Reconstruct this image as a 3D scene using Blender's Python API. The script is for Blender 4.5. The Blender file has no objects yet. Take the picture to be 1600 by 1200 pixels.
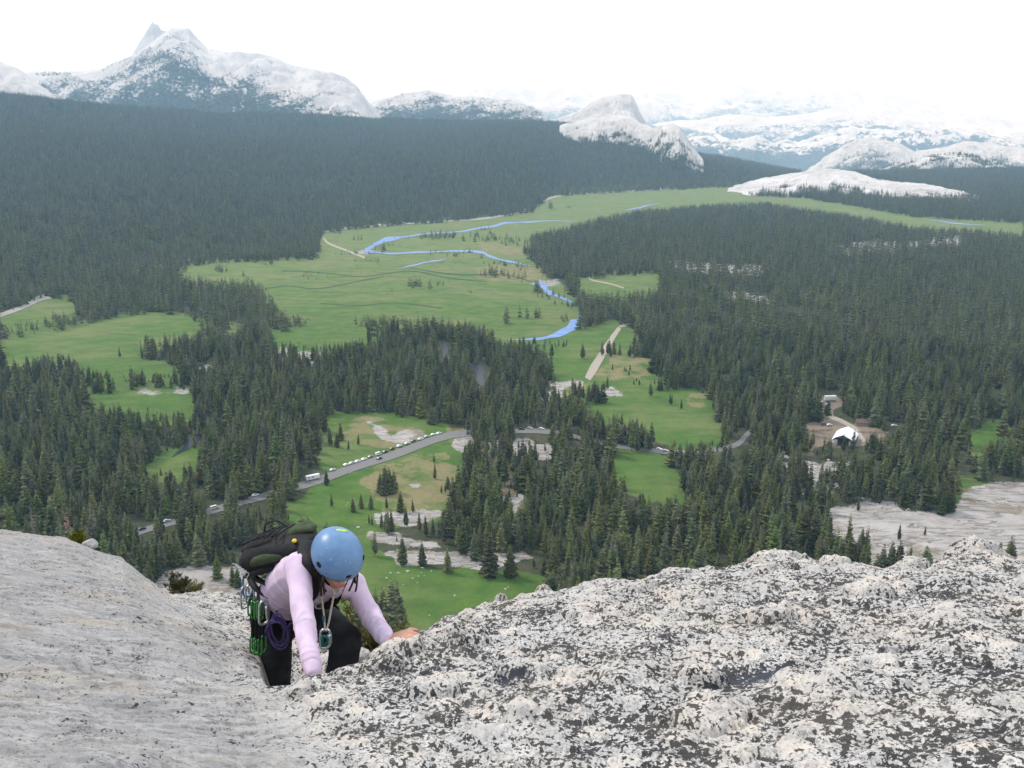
import bpy, bmesh, math, random
import numpy as np
from mathutils import Vector, Matrix
C = bpy.context.scene
COL = C.collection
random.seed(7)
R = math.radians
# ---------------------------------------------------------------- camera, sky, sun, exposure
CAM_Z = 220.0                      # the summit stands 220 m above the meadow
F_PX = 1570.0                      # focal length in pixels of a 1600 px wide frame
PITCH = math.atan(410.0 / F_PX)    # the horizon lies 410 px above the middle of the frame
cam_data = bpy.data.cameras.new('camera')
cam_data.sensor_width = 36.0
cam_data.lens = 36.0 * F_PX / 1600.0
cam_data.clip_start = 0.1
cam_data.clip_end = 80000.0
cam = bpy.data.objects.new('camera', cam_data)
COL.objects.link(cam)
cam.location = (0, 0, CAM_Z)
cam.rotation_euler = (R(90) - PITCH, 0, 0)
C.camera = cam

SUN_EL, SUN_AZ = R(48), R(-62)     # azimuth from the view direction, left is negative
world = bpy.data.worlds.new('World')
C.world = world
world.use_nodes = True
_w = world.node_tree
_w.nodes.clear()
_out = _w.nodes.new('ShaderNodeOutputWorld')
_bg = _w.nodes.new('ShaderNodeBackground')
_sky = _w.nodes.new('ShaderNodeTexSky')
_sky.sky_type = 'NISHITA'
_sky.sun_disc = False
_sky.sun_elevation = SUN_EL
_sky.sun_rotation = SUN_AZ
_sky.altitude = 2800
_tc = _w.nodes.new('ShaderNodeTexCoord')
_mp = _w.nodes.new('ShaderNodeMapping')
_mp.inputs['Scale'].default_value = (1.0, 1.0, 3.2)
_nz = _w.nodes.new('ShaderNodeTexNoise')
_nz.inputs['Scale'].default_value = 1.7
_nz.inputs['Detail'].default_value = 6
_rp = _w.nodes.new('ShaderNodeValToRGB')
_rp.color_ramp.elements[0].position = 0.30
_rp.color_ramp.elements[0].color = (0.55, 0.55, 0.55, 1)
_rp.color_ramp.elements[1].position = 0.50
_rp.color_ramp.elements[1].color = (0.97, 0.97, 0.97, 1)
_mx = _w.nodes.new('ShaderNodeMix')
_mx.data_type = 'RGBA'
_mx.inputs[7].default_value = (10.2, 11.2, 12.8, 1)     # the bright cloud sheet
_w.links.new(_tc.outputs['Generated'], _mp.inputs['Vector'])
_w.links.new(_mp.outputs['Vector'], _nz.inputs['Vector'])
_w.links.new(_nz.outputs['Fac'], _rp.inputs['Fac'])
# the sheet thins towards the upper left, where a little blue shows
_sx = _w.nodes.new('ShaderNodeSeparateXYZ')
_w.links.new(_tc.outputs['Generated'], _sx.inputs[0])
def _mr(sock, a, b):
    q = _w.nodes.new('ShaderNodeMapRange'); q.interpolation_type = 'SMOOTHSTEP'
    _w.links.new(sock, q.inputs[0]); q.inputs[1].default_value = a; q.inputs[2].default_value = b
    return q.outputs[0]
_m1 = _w.nodes.new('ShaderNodeMath'); _m1.operation = 'MULTIPLY'
_w.links.new(_mr(_sx.outputs[0], -.05, -.55), _m1.inputs[0]); _w.links.new(_mr(_sx.outputs[2], .03, .17), _m1.inputs[1])
_m2 = _w.nodes.new('ShaderNodeMath'); _m2.operation = 'MULTIPLY_ADD'; _m2.inputs[1].default_value = -.75; _m2.inputs[2].default_value = 1.0
_w.links.new(_m1.outputs[0], _m2.inputs[0])
_m3 = _w.nodes.new('ShaderNodeMath'); _m3.operation = 'MULTIPLY'
_w.links.new(_m2.outputs[0], _m3.inputs[0]); _w.links.new(_rp.outputs['Color'], _m3.inputs[1])
_w.links.new(_m3.outputs[0], _mx.inputs[0])
_w.links.new(_sky.outputs['Color'], _mx.inputs[6])
_w.links.new(_mx.outputs[2], _bg.inputs['Color'])
_bg.inputs['Strength'].default_value = 0.1
_w.links.new(_bg.outputs['Background'], _out.inputs['Surface'])

sun_data = bpy.data.lights.new('sun', 'SUN')
sun_data.energy = 2.1
sun_data.angle = R(10)
sun_data.color = (1.0, 0.965, 0.91)
sun = bpy.data.objects.new('sun', sun_data)
COL.objects.link(sun)
_d = Vector((math.sin(SUN_AZ) * math.cos(SUN_EL), math.cos(SUN_AZ) * math.cos(SUN_EL), math.sin(SUN_EL)))
sun.rotation_euler = _d.to_track_quat('Z', 'Y').to_euler()
sun.location = (-30, 40, CAM_Z + 60)

C.view_settings.view_transform = 'Standard'
C.view_settings.look = 'None'
C.view_settings.exposure = 0.5
C.view_settings.gamma = 1.0
C.render.engine = 'CYCLES'
C.cycles.use_denoising = True
C.cycles.max_bounces = 5
C.cycles.diffuse_bounces = 2
C.cycles.glossy_bounces = 2
C.cycles.transparent_max_bounces = 8
C.cycles.volume_bounces = 1

# ---------------------------------------------------------------- measuring the photograph
CP, SP = math.cos(PITCH), math.sin(PITCH)
def ray(px, py):
    """direction of a photo pixel: world (x right, y ahead, z up)"""
    px = np.asarray(px, float); py = np.asarray(py, float)
    u = (px - 800.0) / F_PX
    v = (600.0 - py) / F_PX
    return u + 0 * v, CP + v * SP, v * CP - SP + 0 * u
def az_el(px, py):
    x, y, z = ray(px, py)
    return np.arctan2(x, y), z / np.hypot(x, y)       # azimuth, tangent of elevation
def at_y(px, py, y):
    dx, dy, dz = ray(px, py)
    k = y / dy
    return Vector((float(dx * k), float(y), float(CAM_Z + dz * k)))
def at_z(px, py, z=0.0):
    dx, dy, dz = ray(px, py)
    k = (z - CAM_Z) / dz
    return dx * k, dy * k
def to_px(x, y, z):
    x = np.asarray(x, float); y = np.asarray(y, float); z = np.asarray(z, float) - CAM_Z
    depth = y * CP - z * SP
    v = (y * SP + z * CP) / depth
    px = 800 + F_PX * x / depth
    py = 600 - F_PX * v
    return np.where(depth > 0.1, px, -9999), np.where(depth > 0.1, py, -9999)

# ---------------------------------------------------------------- noise in numpy
def _hash(ix, iy, seed):
    h = (ix.astype(np.int64) * 374761393 + iy.astype(np.int64) * 668265263 + seed * 1442695041) & 0xFFFFFFFF
    h = ((h ^ (h >> 13)) * 1274126177) & 0xFFFFFFFF
    h = h ^ (h >> 16)
    return h
def perlin(x, y, seed=0):
    x0 = np.floor(x); y0 = np.floor(y)
    fx = x - x0; fy = y - y0
    ux = fx * fx * fx * (fx * (fx * 6 - 15) + 10); uy = fy * fy * fy * (fy * (fy * 6 - 15) + 10)
    def g(ox, oy):
        a = _hash(x0 + ox, y0 + oy, seed) / 4294967296.0 * 2 * np.pi
        return np.cos(a) * (fx - ox) + np.sin(a) * (fy - oy)
    return ((g(0, 0) * (1 - ux) + g(1, 0) * ux) * (1 - uy) + (g(0, 1) * (1 - ux) + g(1, 1) * ux) * uy) * 1.5
def fbm(x, y, octaves=4, seed=0, gain=0.5):
    a, s, t = 1.0, 0.0, 0.0
    for i in range(octaves):
        s = s + a * perlin(x * 2 ** i + 13.7 * i, y * 2 ** i - 7.3 * i, seed + i)
        t += a; a *= gain
    return s / t
def worley(x, y, seed=0, keep=1.0):
    """distance to the nearest jittered point, and that point's random number; keep thins the points"""
    x0 = np.floor(x); y0 = np.floor(y)
    best = np.full(x.shape, 9.0); rnd = np.zeros(x.shape)
    for ox in (-1, 0, 1):
        for oy in (-1, 0, 1):
            cx, cy = x0 + ox, y0 + oy
            a = _hash(cx, cy, seed) / 4294967296.0
            b = _hash(cx, cy, seed + 17) / 4294967296.0
            c = _hash(cx, cy, seed + 31) / 4294967296.0
            d = np.hypot(cx + a - x, cy + b - y)
            d = np.where(c < keep, d, 9.0)
            m = d < best
            best = np.where(m, d, best); rnd = np.where(m, c, rnd)
    return best, rnd
def smooth(a, b, x):
    t = np.clip((x - a) / (b - a), 0, 1)
    return t * t * (3 - 2 * t)
def in_poly(px, py, poly):
    inside = np.zeros(np.shape(px), bool)
    n = len(poly)
    xs = [p[0] for p in poly]; ys = [p[1] for p in poly]
    box = (px >= min(xs)) & (px <= max(xs)) & (py >= min(ys)) & (py <= max(ys))
    if not box.any():
        return inside
    bx, by = px[box], py[box]
    r = np.zeros(bx.shape, bool)
    for i in range(n):
        x1, y1 = poly[i]; x2, y2 = poly[i - 1]
        if y1 == y2:
            continue
        c = ((y1 > by) != (y2 > by)) & (bx < (x2 - x1) * (by - y1) / (y2 - y1) + x1)
        r ^= c
    inside[box] = r
    return inside

# ---------------------------------------------------------------- objects
def tag(o, label=None, cat=None, group=None, kind=None):
    if label: o['label'] = label
    if cat: o['category'] = cat
    if group: o['group'] = group
    if kind: o['kind'] = kind
    return o
def link(name, me, mat=None, parent=None, smoothed=True):
    o = bpy.data.objects.new(name, me)
    COL.objects.link(o)
    if mat is not None:
        me.materials.append(mat)
    if parent is not None:
        o.parent = parent
    if smoothed and len(me.polygons):
        me.polygons.foreach_set('use_smooth', np.ones(len(me.polygons), bool))
    return o
def empty(name, loc, rz=0.0):
    o = bpy.data.objects.new(name, None)
    COL.objects.link(o)
    o.location = loc
    o.rotation_euler = (0, 0, rz)
    o.empty_display_size = 0.2
    return o
def np_mesh(name, verts, quads=None, tris=None):
    me = bpy.data.meshes.new(name)
    verts = np.asarray(verts, np.float32)
    loops = []; sizes = []
    if quads is not None and len(quads):
        quads = np.asarray(quads, np.int32); loops.append(quads.ravel()); sizes.append(np.full(len(quads), 4))
    if tris is not None and len(tris):
        tris = np.asarray(tris, np.int32); loops.append(tris.ravel()); sizes.append(np.full(len(tris), 3))
    lv = np.concatenate(loops).astype(np.int32); sz = np.concatenate(sizes)
    st = np.concatenate(([0], np.cumsum(sz)[:-1])).astype(np.int32)
    me.vertices.add(len(verts)); me.vertices.foreach_set('co', verts.ravel())
    me.loops.add(len(lv)); me.loops.foreach_set('vertex_index', lv)
    me.polygons.add(len(st)); me.polygons.foreach_set('loop_start', st)
    me.update(calc_edges=True)
    me.validate()
    return me
def grid_quads(nr, nc, wrap=False):
    i = np.arange(nr - 1)[:, None]; j = np.arange(nc if wrap else nc - 1)[None, :]
    j2 = (j + 1) % nc
    return np.stack([(i * nc + j + 0 * i), (i * nc + j2 + 0 * i), ((i + 1) * nc + j2), ((i + 1) * nc + j)], -1).reshape(-1, 4)
def attr(me, name, vals):
    a = me.attributes.new(name, 'FLOAT', 'POINT')
    a.data.foreach_set('value', np.asarray(vals, np.float32).ravel())

# ---------------------------------------------------------------- material helpers
class Nodes:
    def __init__(self, name):
        self.m = bpy.data.materials.new(name)
        self.m.use_nodes = True
        self.t = self.m.node_tree
        self.t.nodes.clear()
        self.out = self.t.nodes.new('ShaderNodeOutputMaterial')
    def put(self, sock, v):
        if isinstance(v, bpy.types.NodeSocket):
            self.t.links.new(v, sock)
        elif isinstance(v, (tuple, list)):
            sock.default_value = tuple(v) + ((1,) if len(v) == 3 and sock.type == 'RGBA' else ())
        else:
            sock.default_value = v
    def n(self, kind, props=None, out=0, **ins):
        nd = self.t.nodes.new('ShaderNode' + kind)
        for k, v in (props or {}).items():
            setattr(nd, k, v)
        for k, v in ins.items():
            k = int(k[1:]) if k[0] == '_' else k.replace('_', ' ')
            self.put(nd.inputs[k], v)
        return nd.outputs[out]
    def attr(self, name):
        return self.n('Attribute', {'attribute_name': name}, out=2)
    def pos(self, scale=(1, 1, 1), rot=(0, 0, 0), loc=(0, 0, 0), src='Object'):
        nd = self.t.nodes.new('ShaderNodeTexCoord')
        return self.n('Mapping', Vector=nd.outputs[src], Scale=scale, Rotation=rot, Location=loc)
    def noise(self, vec, scale, detail=4, rough=0.5, dist=0.0):
        return self.n('TexNoise', Vector=vec, Scale=scale, Detail=detail, Roughness=rough, Distortion=dist)
    def math(self, op, a, b=0.0, c=0.0, clamp=False):
        return self.n('Math', {'operation': op, 'use_clamp': clamp}, _0=a, _1=b, _2=c)
    def step(self, v, a, b):
        return self.n('MapRange', {'interpolation_type': 'SMOOTHSTEP'}, _0=v, _1=a, _2=b, _3=0.0, _4=1.0)
    def mix(self, f, a, b):
        return self.n('Mix', {'data_type': 'RGBA'}, out=2, _0=f, _6=a, _7=b)
    def mul(self, a, b):
        return self.n('Mix', {'data_type': 'RGBA', 'blend_type': 'MULTIPLY'}, out=2, _0=1.0, _6=a, _7=b)
    def bump(self, h, strength=0.5, dist=0.02, normal=None):
        ins = dict(Height=h, Strength=strength, Distance=dist)
        if normal is not None: ins['Normal'] = normal
        return self.n('Bump', **ins)
    def finish(self, color, rough=0.9, normal=None, spec=0.3, **more):
        ins = dict(Base_Color=color, Roughness=rough)
        ins['Specular_IOR_Level'] = spec
        if normal is not None: ins['Normal'] = normal
        ins.update(more)
        self.bsdf = self.n('BsdfPrincipled', **ins)
        self.t.links.new(self.bsdf, self.out.inputs['Surface'])
        return self.m
def simple(name, col, rough=0.6, spec=0.4, var=0.12, scale=40.0, metal=0.0, bump=0.0):
    n = Nodes(name)
    p = n.pos()
    f = n.noise(p, scale, 4)
    a = tuple(max(0, c * (1 - var)) for c in col); b = tuple(min(1, c * (1 + var)) for c in col)
    nm = n.bump(f, bump, 0.01) if bump else None
    return n.finish(n.mix(n.step(f, .3, .7), a, b), rough, nm, spec, Metallic=metal)
# ================================================================ what the photograph shows on the valley floor
# outlines measured in photo pixels; ground marks are laid on the valley floor they stand on
MEADOW = [
 [(270,418),(340,412),(420,408),(500,404),(500,380),(505,364),(600,354),(700,347),(830,333),(860,307),(1000,299),(1150,292),(1200,312),(1100,316),(1000,325),(940,335),(900,346),(830,362),(812,385),(830,410),(850,430),(880,452),(905,480),(905,500),(890,530),(870,535),(780,528),(760,505),(700,495),(640,490),(560,488),(545,505),(490,510),(480,490),(440,482),(420,452),(400,432),(330,432),(290,425)],
 [(0,535),(60,520),(155,505),(162,498),(250,488),(275,492),(330,512),(380,508),(380,515),(300,512),(215,527),(215,560),(290,575),(260,582),(215,578),(150,578),(120,560),(100,548),(60,552),(0,565)],
 [(0,500),(75,468),(110,468),(118,485),(60,496),(0,505)],
 [(420,518),(480,512),(545,508),(600,520),(550,532),(430,533)],
 [(870,533),(905,517),(960,505),(995,520),(975,560),(1030,560),(1012,580),(1060,610),(1105,612),(1128,680),(1080,690),(1040,680),(1000,650),(930,640),(900,610),(870,600),(862,560)],
 [(905,435),(1030,428),(1035,442),(960,455),(905,450)],
 [(510,652),(560,642),(640,655),(695,668),(720,690),(727,715),(700,745),(692,790),(600,806),(560,830),(512,815),(500,775),(512,742),(505,700)],
 [(560,828),(585,870),(640,890),(760,895),(850,908),(862,930),(800,945),(700,970),(640,1010),(560,1010),(500,900)],
 [(1500,685),(1560,658),(1575,672),(1525,700)],
 [(1480,752),(1530,745),(1545,757),(1490,765)],
 [(1150,292),(1190,300),(1330,322),(1430,340),(1600,349),(1600,360),(1500,352),(1430,350),(1330,331),(1200,314)],
 [(235,712),(300,702),(322,708),(270,735),(238,730)],
 [(120,605),(180,600),(250,604),(300,612),(300,640),(215,640),(130,617)],
 [(960,705),(1030,710),(1040,760),(1010,770),(960,730)],
 [(1010,745),(1060,735),(1075,760),(1030,775)],
 [(500,775),(512,815),(470,800),(430,790)],
]
STRAW = [  # dry, ochre grass and bare soil
 [(745,418),(800,412),(860,425),(850,436),(800,440),(745,436)],
 [(960,560),(1040,560),(1040,580),(960,590),(920,588)],
 [(880,600),(930,598),(905,618),(860,615)],
 [(560,740),(690,700),(720,740),(690,790),(600,800)],
 [(1500,760),(1545,765),(1530,800),(1500,812)],
 [(520,655),(600,655),(650,676),(620,700),(540,690)],
 [(1080,610),(1108,612),(1110,632),(1085,640),(1070,622)],
 [(690,665),(740,668),(760,690),(790,740),(770,750),(720,700)],
 [(760,690),(830,790),(815,815),(770,760)],
 [(745,380),(815,385),(820,400),(760,392)],
]
PALE = [   # granite, sand and gravel
 [(560,658),(590,666),(640,670),(665,680),(640,690),(600,684)],
 [(572,832),(620,830),(680,848),(690,858),(620,856),(585,845)],
 [(592,870),(640,865),(700,866),(755,862),(825,858),(830,872),(760,890),(660,888),(615,884)],
 [(585,804),(640,796),(690,797),(690,812),(640,822),(585,818)],
 [(1285,812),(1310,788),(1350,782),(1430,800),(1490,802),(1505,770),(1540,757),(1640,750),(1660,905),(1540,900),(1450,905),(1330,900),(1285,850)],
 [(240,910),(280,890),(330,885),(400,875),(420,930),(330,945),(250,940)],
 [(212,608),(250,610),(298,608),(295,616),(240,618),(214,616)],
 [(430,545),(490,548),(520,570),(450,580)], [(600,515),(640,520),(635,527),(600,525)],
 [(1040,405),(1100,412),(1190,415),(1205,432),(1110,430),(1045,422)],
 [(1280,395),(1330,378),(1420,378),(1500,368),(1510,385),(1440,392),(1330,402)],
 [(1120,452),(1200,465),(1205,478),(1140,470)],
 [(1205,712),(1260,720),(1300,722),(1300,745),(1260,750)],
 [(1262,745),(1300,740),(1310,770),(1275,785)],
 [(860,598),(910,590),(915,600),(870,605)], [(930,605),(975,610),(970,622),(938,618)],
 [(840,610),(880,606),(885,620),(845,628)],
 [(760,688),(860,695),(890,712),(870,720),(780,705)],
 [(700,675),(740,690),(750,712),(715,700)],
 [(790,782),(815,770),(820,815),(798,835)],
 [(835,440),(872,437),(875,447),(845,447)],
 [(640,748),(668,752),(665,762),(645,757)],
 [(560,392),(575,388),(580,396),(565,398)],
 [(280,575),(330,570),(340,580),(300,585)],
]
DIRT = [   # trampled ground of the stable yard
 [(1255,664),(1275,657),(1340,660),(1372,668),(1392,676),(1372,690),(1335,700),(1275,692),(1262,712),(1254,690)],
 [(1270,640),(1275,622),(1300,614),(1318,628),(1312,645),(1290,650)],
]
# no tree stands in front of these (patches seen through the forest)
CLEAR = MEADOW + PALE[:4] + PALE[5:7] + DIRT[:1] + [[(1285,812),(1310,788),(1350,782),(1430,800),(1490,802),(1505,770),(1540,757),(1640,750),(1660,880),(1540,880),(1500,850),(1440,860),(1390,850),(1330,835),(1290,830)], [(1278,632),(1285,616),(1310,616),(1310,636)],
 [(1140,288),(1160,288),(1290,262),(1400,285),(1300,292),(1200,300)],
]
GAPS = [
 [(324,788),(346,788),(346,800),(324,800)],
 [(474,735),(500,732),(502,760),(474,765)],
 [(0,497),(75,463),(78,470),(0,500)],
 [(374,784),(413,768),(415,777),(377,789)], [(475,750),(700,672),(705,682),(480,762)],
 [(915,590),(968,510),(976,512),(930,592)], [(808,667),(856,667),(856,677),(808,677)], [(1020,695),(1046,695),(1046,708),(1020,708)],
 [(737,572),(766,572),(764,590),(740,590)], [(685,534),(700,534),(704,550),(688,550)],
 [(1140,700),(1168,672),(1172,680),(1150,705)], [(805,440),(880,436),(880,468),(830,462)],
 [(215,815),(240,815),(240,830),(215,830)], [(255,805),(272,805),(272,820),(255,820)],
 [(1286,610),(1312,610),(1312,640),(1286,640)], [(1300,658),(1342,658),(1342,700),(1300,700)],
 [(1290,722),(1318,722),(1318,745),(1290,745)], [(1385,660),(1410,660),(1410,672),(1385,672)],
]
SPARSE = PALE[7:] + STRAW[7:9] + PALE[4:5]

# ================================================================ the valley and the long forested slope
BASE_Y = [(-300,540),(0,492),(60,468),(200,432),(260,416),(350,400),(500,363),(600,352),(700,344),(820,330),(860,306),(1000,297),(1150,291),(1250,287),(1350,285),(1600,290),(2000,290)]
MID = [(-300,300,2600),(0,310,2300),(100,300,2400),(200,290,2500),(350,285,2600),(500,270,3000),(600,262,3100),(700,256,3200),(820,250,3300),(900,245,4000),(1000,248,4000),(1050,255,4100),(1090,262,4100),(1150,270,4200),(1250,275,4700),(1350,272,4900),(1600,270,4900),(2000,270,4900)]
TOP = [(-300,135,4300),(0,150,4300),(100,163,4300),(200,173,4500),(350,183,4700),(500,182,4800),(600,188,5000),(700,191,5000),(820,190,5000),(900,194,5000),(1000,206,4700),(1050,228,4700),(1090,244,4700),(1150,254,4900),(1250,266,5600),(1350,262,6500),(1600,262,6500),(2000,262,6500)]
def knots(rows):
    a, t = az_el([r[0] for r in rows], [r[1] for r in rows])
    return a, t
_ba, _bt = knots(BASE_Y); _br = -CAM_Z / _bt
_ma, _mt = knots(MID); _mr = np.array([r[2] for r in MID], float); _mz = CAM_Z + _mr * _mt
_ta, _tt = knots(TOP); _tr = np.array([r[2] for r in TOP], float); _tz = CAM_Z + _tr * _tt
def land_z(x, y):
    az = np.arctan2(x, y); r = np.hypot(x, y)
    rb = np.interp(az, _ba, _br); rm = np.maximum(np.interp(az, _ma, _mr), rb + 250); zm = np.interp(az, _ma, _mz)
    rt = np.maximum(np.interp(az, _ta, _tr), rm + 400); zt = np.interp(az, _ta, _tz)
    t1 = np.clip((r - rb) / (rm - rb), 0, 1); t2 = np.clip((r - rm) / (rt - rm), 0, 1)
    z = zm * t1 ** 1.25 + (zt - zm) * t2
    t3 = np.clip((r - rt) / 1600.0, 0, 1)
    z = np.where(r > rt, zt * (1 - t3 * t3 * (3 - 2 * t3)), z)
    hill = smooth(0.0, 0.5, t1)
    z = z + hill * (1 - t3) * (22 * fbm(x / 900.0, y / 900.0, 4, 3) + 5 * fbm(x / 120.0, y / 120.0, 2, 9)) * smooth(0, 1, (rt - r) / 300 + 1.2)
    z = z - 330 * smooth(5400, 8200, r) * smooth(R(3), R(9), az)      # the canyon falls away at the far right
    flat = 1 - hill
    z = z + flat * 1.2 * fbm(x / 140.0, y / 140.0, 3, 5)
    return z
_rows = np.concatenate([np.linspace(1075, 305, 480), []])
_r_flat = -CAM_Z / az_el(np.full(len(_rows), 800.0), _rows)[1]
_r_hill = np.geomspace(_r_flat[-1] * 1.004, 7500, 130)
_r_far = np.geomspace(8000, 30500, 16)
LR = np.concatenate([[250, 290, 320], _r_flat[_r_flat > 325], _r_hill, _r_far])
_a_in = np.linspace(R(-31.5), R(31.5), 900)
_a_out = np.concatenate([np.linspace(R(32), R(60), 40), np.linspace(R(65), R(295), 60), np.linspace(R(300), R(328), 40)])
LA = np.concatenate([_a_in, _a_out])
gx = LR[:, None] * np.sin(LA)[None, :]; gy = LR[:, None] * np.cos(LA)[None, :]
gz = land_z(gx, gy)
land_me = np_mesh('ground', np.stack([gx, gy, gz], -1).reshape(-1, 3), grid_quads(len(LR), len(LA), wrap=True)[:, ::-1])
lpx, lpy = to_px(gx.ravel(), gy.ravel(), np.zeros(gx.size))
wob = 1.0 + 0 * lpx
def mask(polys, wobble=3.0, seed=0, grow=((0, 0),), blur=6):
    k = wobble * np.clip((lpy - 250) / 300.0, 0.1, 1.4)
    wx = lpx + k * fbm(gx.ravel() / 25.0, gy.ravel() / 25.0, 3, 40 + seed) * 1.6
    wy = lpy + k * 0.6 * fbm(gx.ravel() / 25.0, gy.ravel() / 25.0, 3, 50 + seed) * 1.6
    m = np.zeros(lpx.shape)
    for p in polys:
        for ox, oy in grow:
            m[in_poly(wx + ox, wy + oy, p)] = 1
    g = m.reshape(len(LR), len(LA))
    for _ in range(blur):
        q = np.pad(g, 1, 'edge')
        g = (q[:-2, 1:-1] + q[2:, 1:-1] + 2 * q[1:-1, 1:-1]) / 4
        q = np.pad(g, 1, 'edge')
        g = (q[1:-1, :-2] + q[1:-1, 2:] + 2 * q[1:-1, 1:-1]) / 4
    return g.ravel()
attr(land_me, 'meadow', mask(MEADOW, 9.0, 0, ((0, 0), (9, 0), (-9, 0), (0, 6), (0, -7), (0, -14), (0, -22))))
attr(land_me, 'straw', mask(STRAW, 10.0, 1))
attr(land_me, 'pale', mask(PALE, 11.0, 2))
attr(land_me, 'slope', smooth(900, 1800, np.hypot(gx, gy)).ravel())
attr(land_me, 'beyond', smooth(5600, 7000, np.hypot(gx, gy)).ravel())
attr(land_me, 'dirt', mask(DIRT, 8.0, 3))
n = Nodes('valley_ground')
p = n.pos()
big = n.noise(p, 0.012, 5, .6); med = n.noise(p, 0.06, 5, .6); fine = n.noise(p, 0.45, 4, .6); vfine = n.noise(p, 1.6, 3, .6)
floor_c = n.mix(n.step(med, .35, .7), (0.045, 0.055, 0.028), (0.085, 0.080, 0.045))
floor_c = n.mix(n.step(fine, .56, .66), floor_c, (0.05, 0.085, 0.028))
grass = n.mix(n.attr('slope'), n.mix(n.step(med, .3, .7), (0.056, 0.125, 0.018), (0.100, 0.165, 0.034)), n.mix(n.step(med, .3, .7), (0.120, 0.172, 0.046), (0.165, 0.212, 0.072)))
grass = n.mix(n.math('MULTIPLY', n.step(big, .42, .66), 0.55), grass, (0.20, 0.20, 0.085))
grass = n.mix(n.math('MULTIPLY', n.step(n.noise(n.pos((.02, .06, .05), (0, 0, .5)), 1.0, 7, .7), .48, .62), .45), grass, (0.055, 0.092, 0.026))
grass = n.mix(n.math('MULTIPLY', n.step(fine, .45, .75), 0.4), grass, (0.045, 0.088, 0.022))
grass = n.mix(n.math('MULTIPLY', n.step(vfine, .60, .72), 0.4), grass, (0.17, 0.17, 0.075))
straw = n.mix(n.step(fine, .3, .7), (0.21, 0.17, 0.085), (0.29, 0.22, 0.13))
gran = n.mix(n.step(med, .3, .7), (0.30, 0.275, 0.25), (0.42, 0.395, 0.37))
crack = n.noise(n.pos((0.022, 0.10, 0.1), (0, 0, 0.35)), 1.0, 7, .7, .6)
gran = n.mix(n.step(n.math('ABSOLUTE', n.math('SUBTRACT', crack, 0.5)), .030, .0), gran, (0.13, 0.115, 0.09))
gran = n.mix(n.math('MULTIPLY', n.step(n.noise(p, .035, 6, .65), .54, .64), .7), gran, (0.17, 0.14, 0.085))
gran = n.mix(n.math('MULTIPLY', n.step(fine, .55, .75), .5), gran, (0.30, 0.25, 0.18))
dirt = n.mix(n.step(fine, .3, .7), (0.19, 0.15, 0.105), (0.25, 0.20, 0.15))
jit = n.math('ADD', n.math('MULTIPLY', n.math('SUBTRACT', fine, .5), 1.1), n.math('MULTIPLY', n.math('SUBTRACT', med, .5), 1.5))
def edge(a):
    return n.step(n.math('ADD', n.attr(a), jit), .38, .62)
slope_c = n.mix(n.step(med, .3, .7), (0.030, 0.046, 0.026), (0.055, 0.066, 0.036))
floor_c = n.mix(n.attr('slope'), floor_c, slope_c)
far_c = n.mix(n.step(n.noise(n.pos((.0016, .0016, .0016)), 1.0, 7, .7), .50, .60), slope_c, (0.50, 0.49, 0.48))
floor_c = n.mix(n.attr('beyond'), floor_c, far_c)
c = n.mix(edge('meadow'), floor_c, grass)
c = n.mix(n.math('MULTIPLY', n.math('MULTIPLY', edge('straw'), .7), n.step(n.math('ADD', med, n.math('MULTIPLY', vfine, .3)), .5, .72)), c, straw)
c = n.mix(edge('pale'), c, gran)
c = n.mix(edge('dirt'), c, dirt)
bm_ = n.bump(fine, 0.6, 1.2)
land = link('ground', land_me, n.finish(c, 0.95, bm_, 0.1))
tag(land, 'valley floor of meadows, bare granite and forest soil rising to a long slope', kind='structure')

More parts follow.
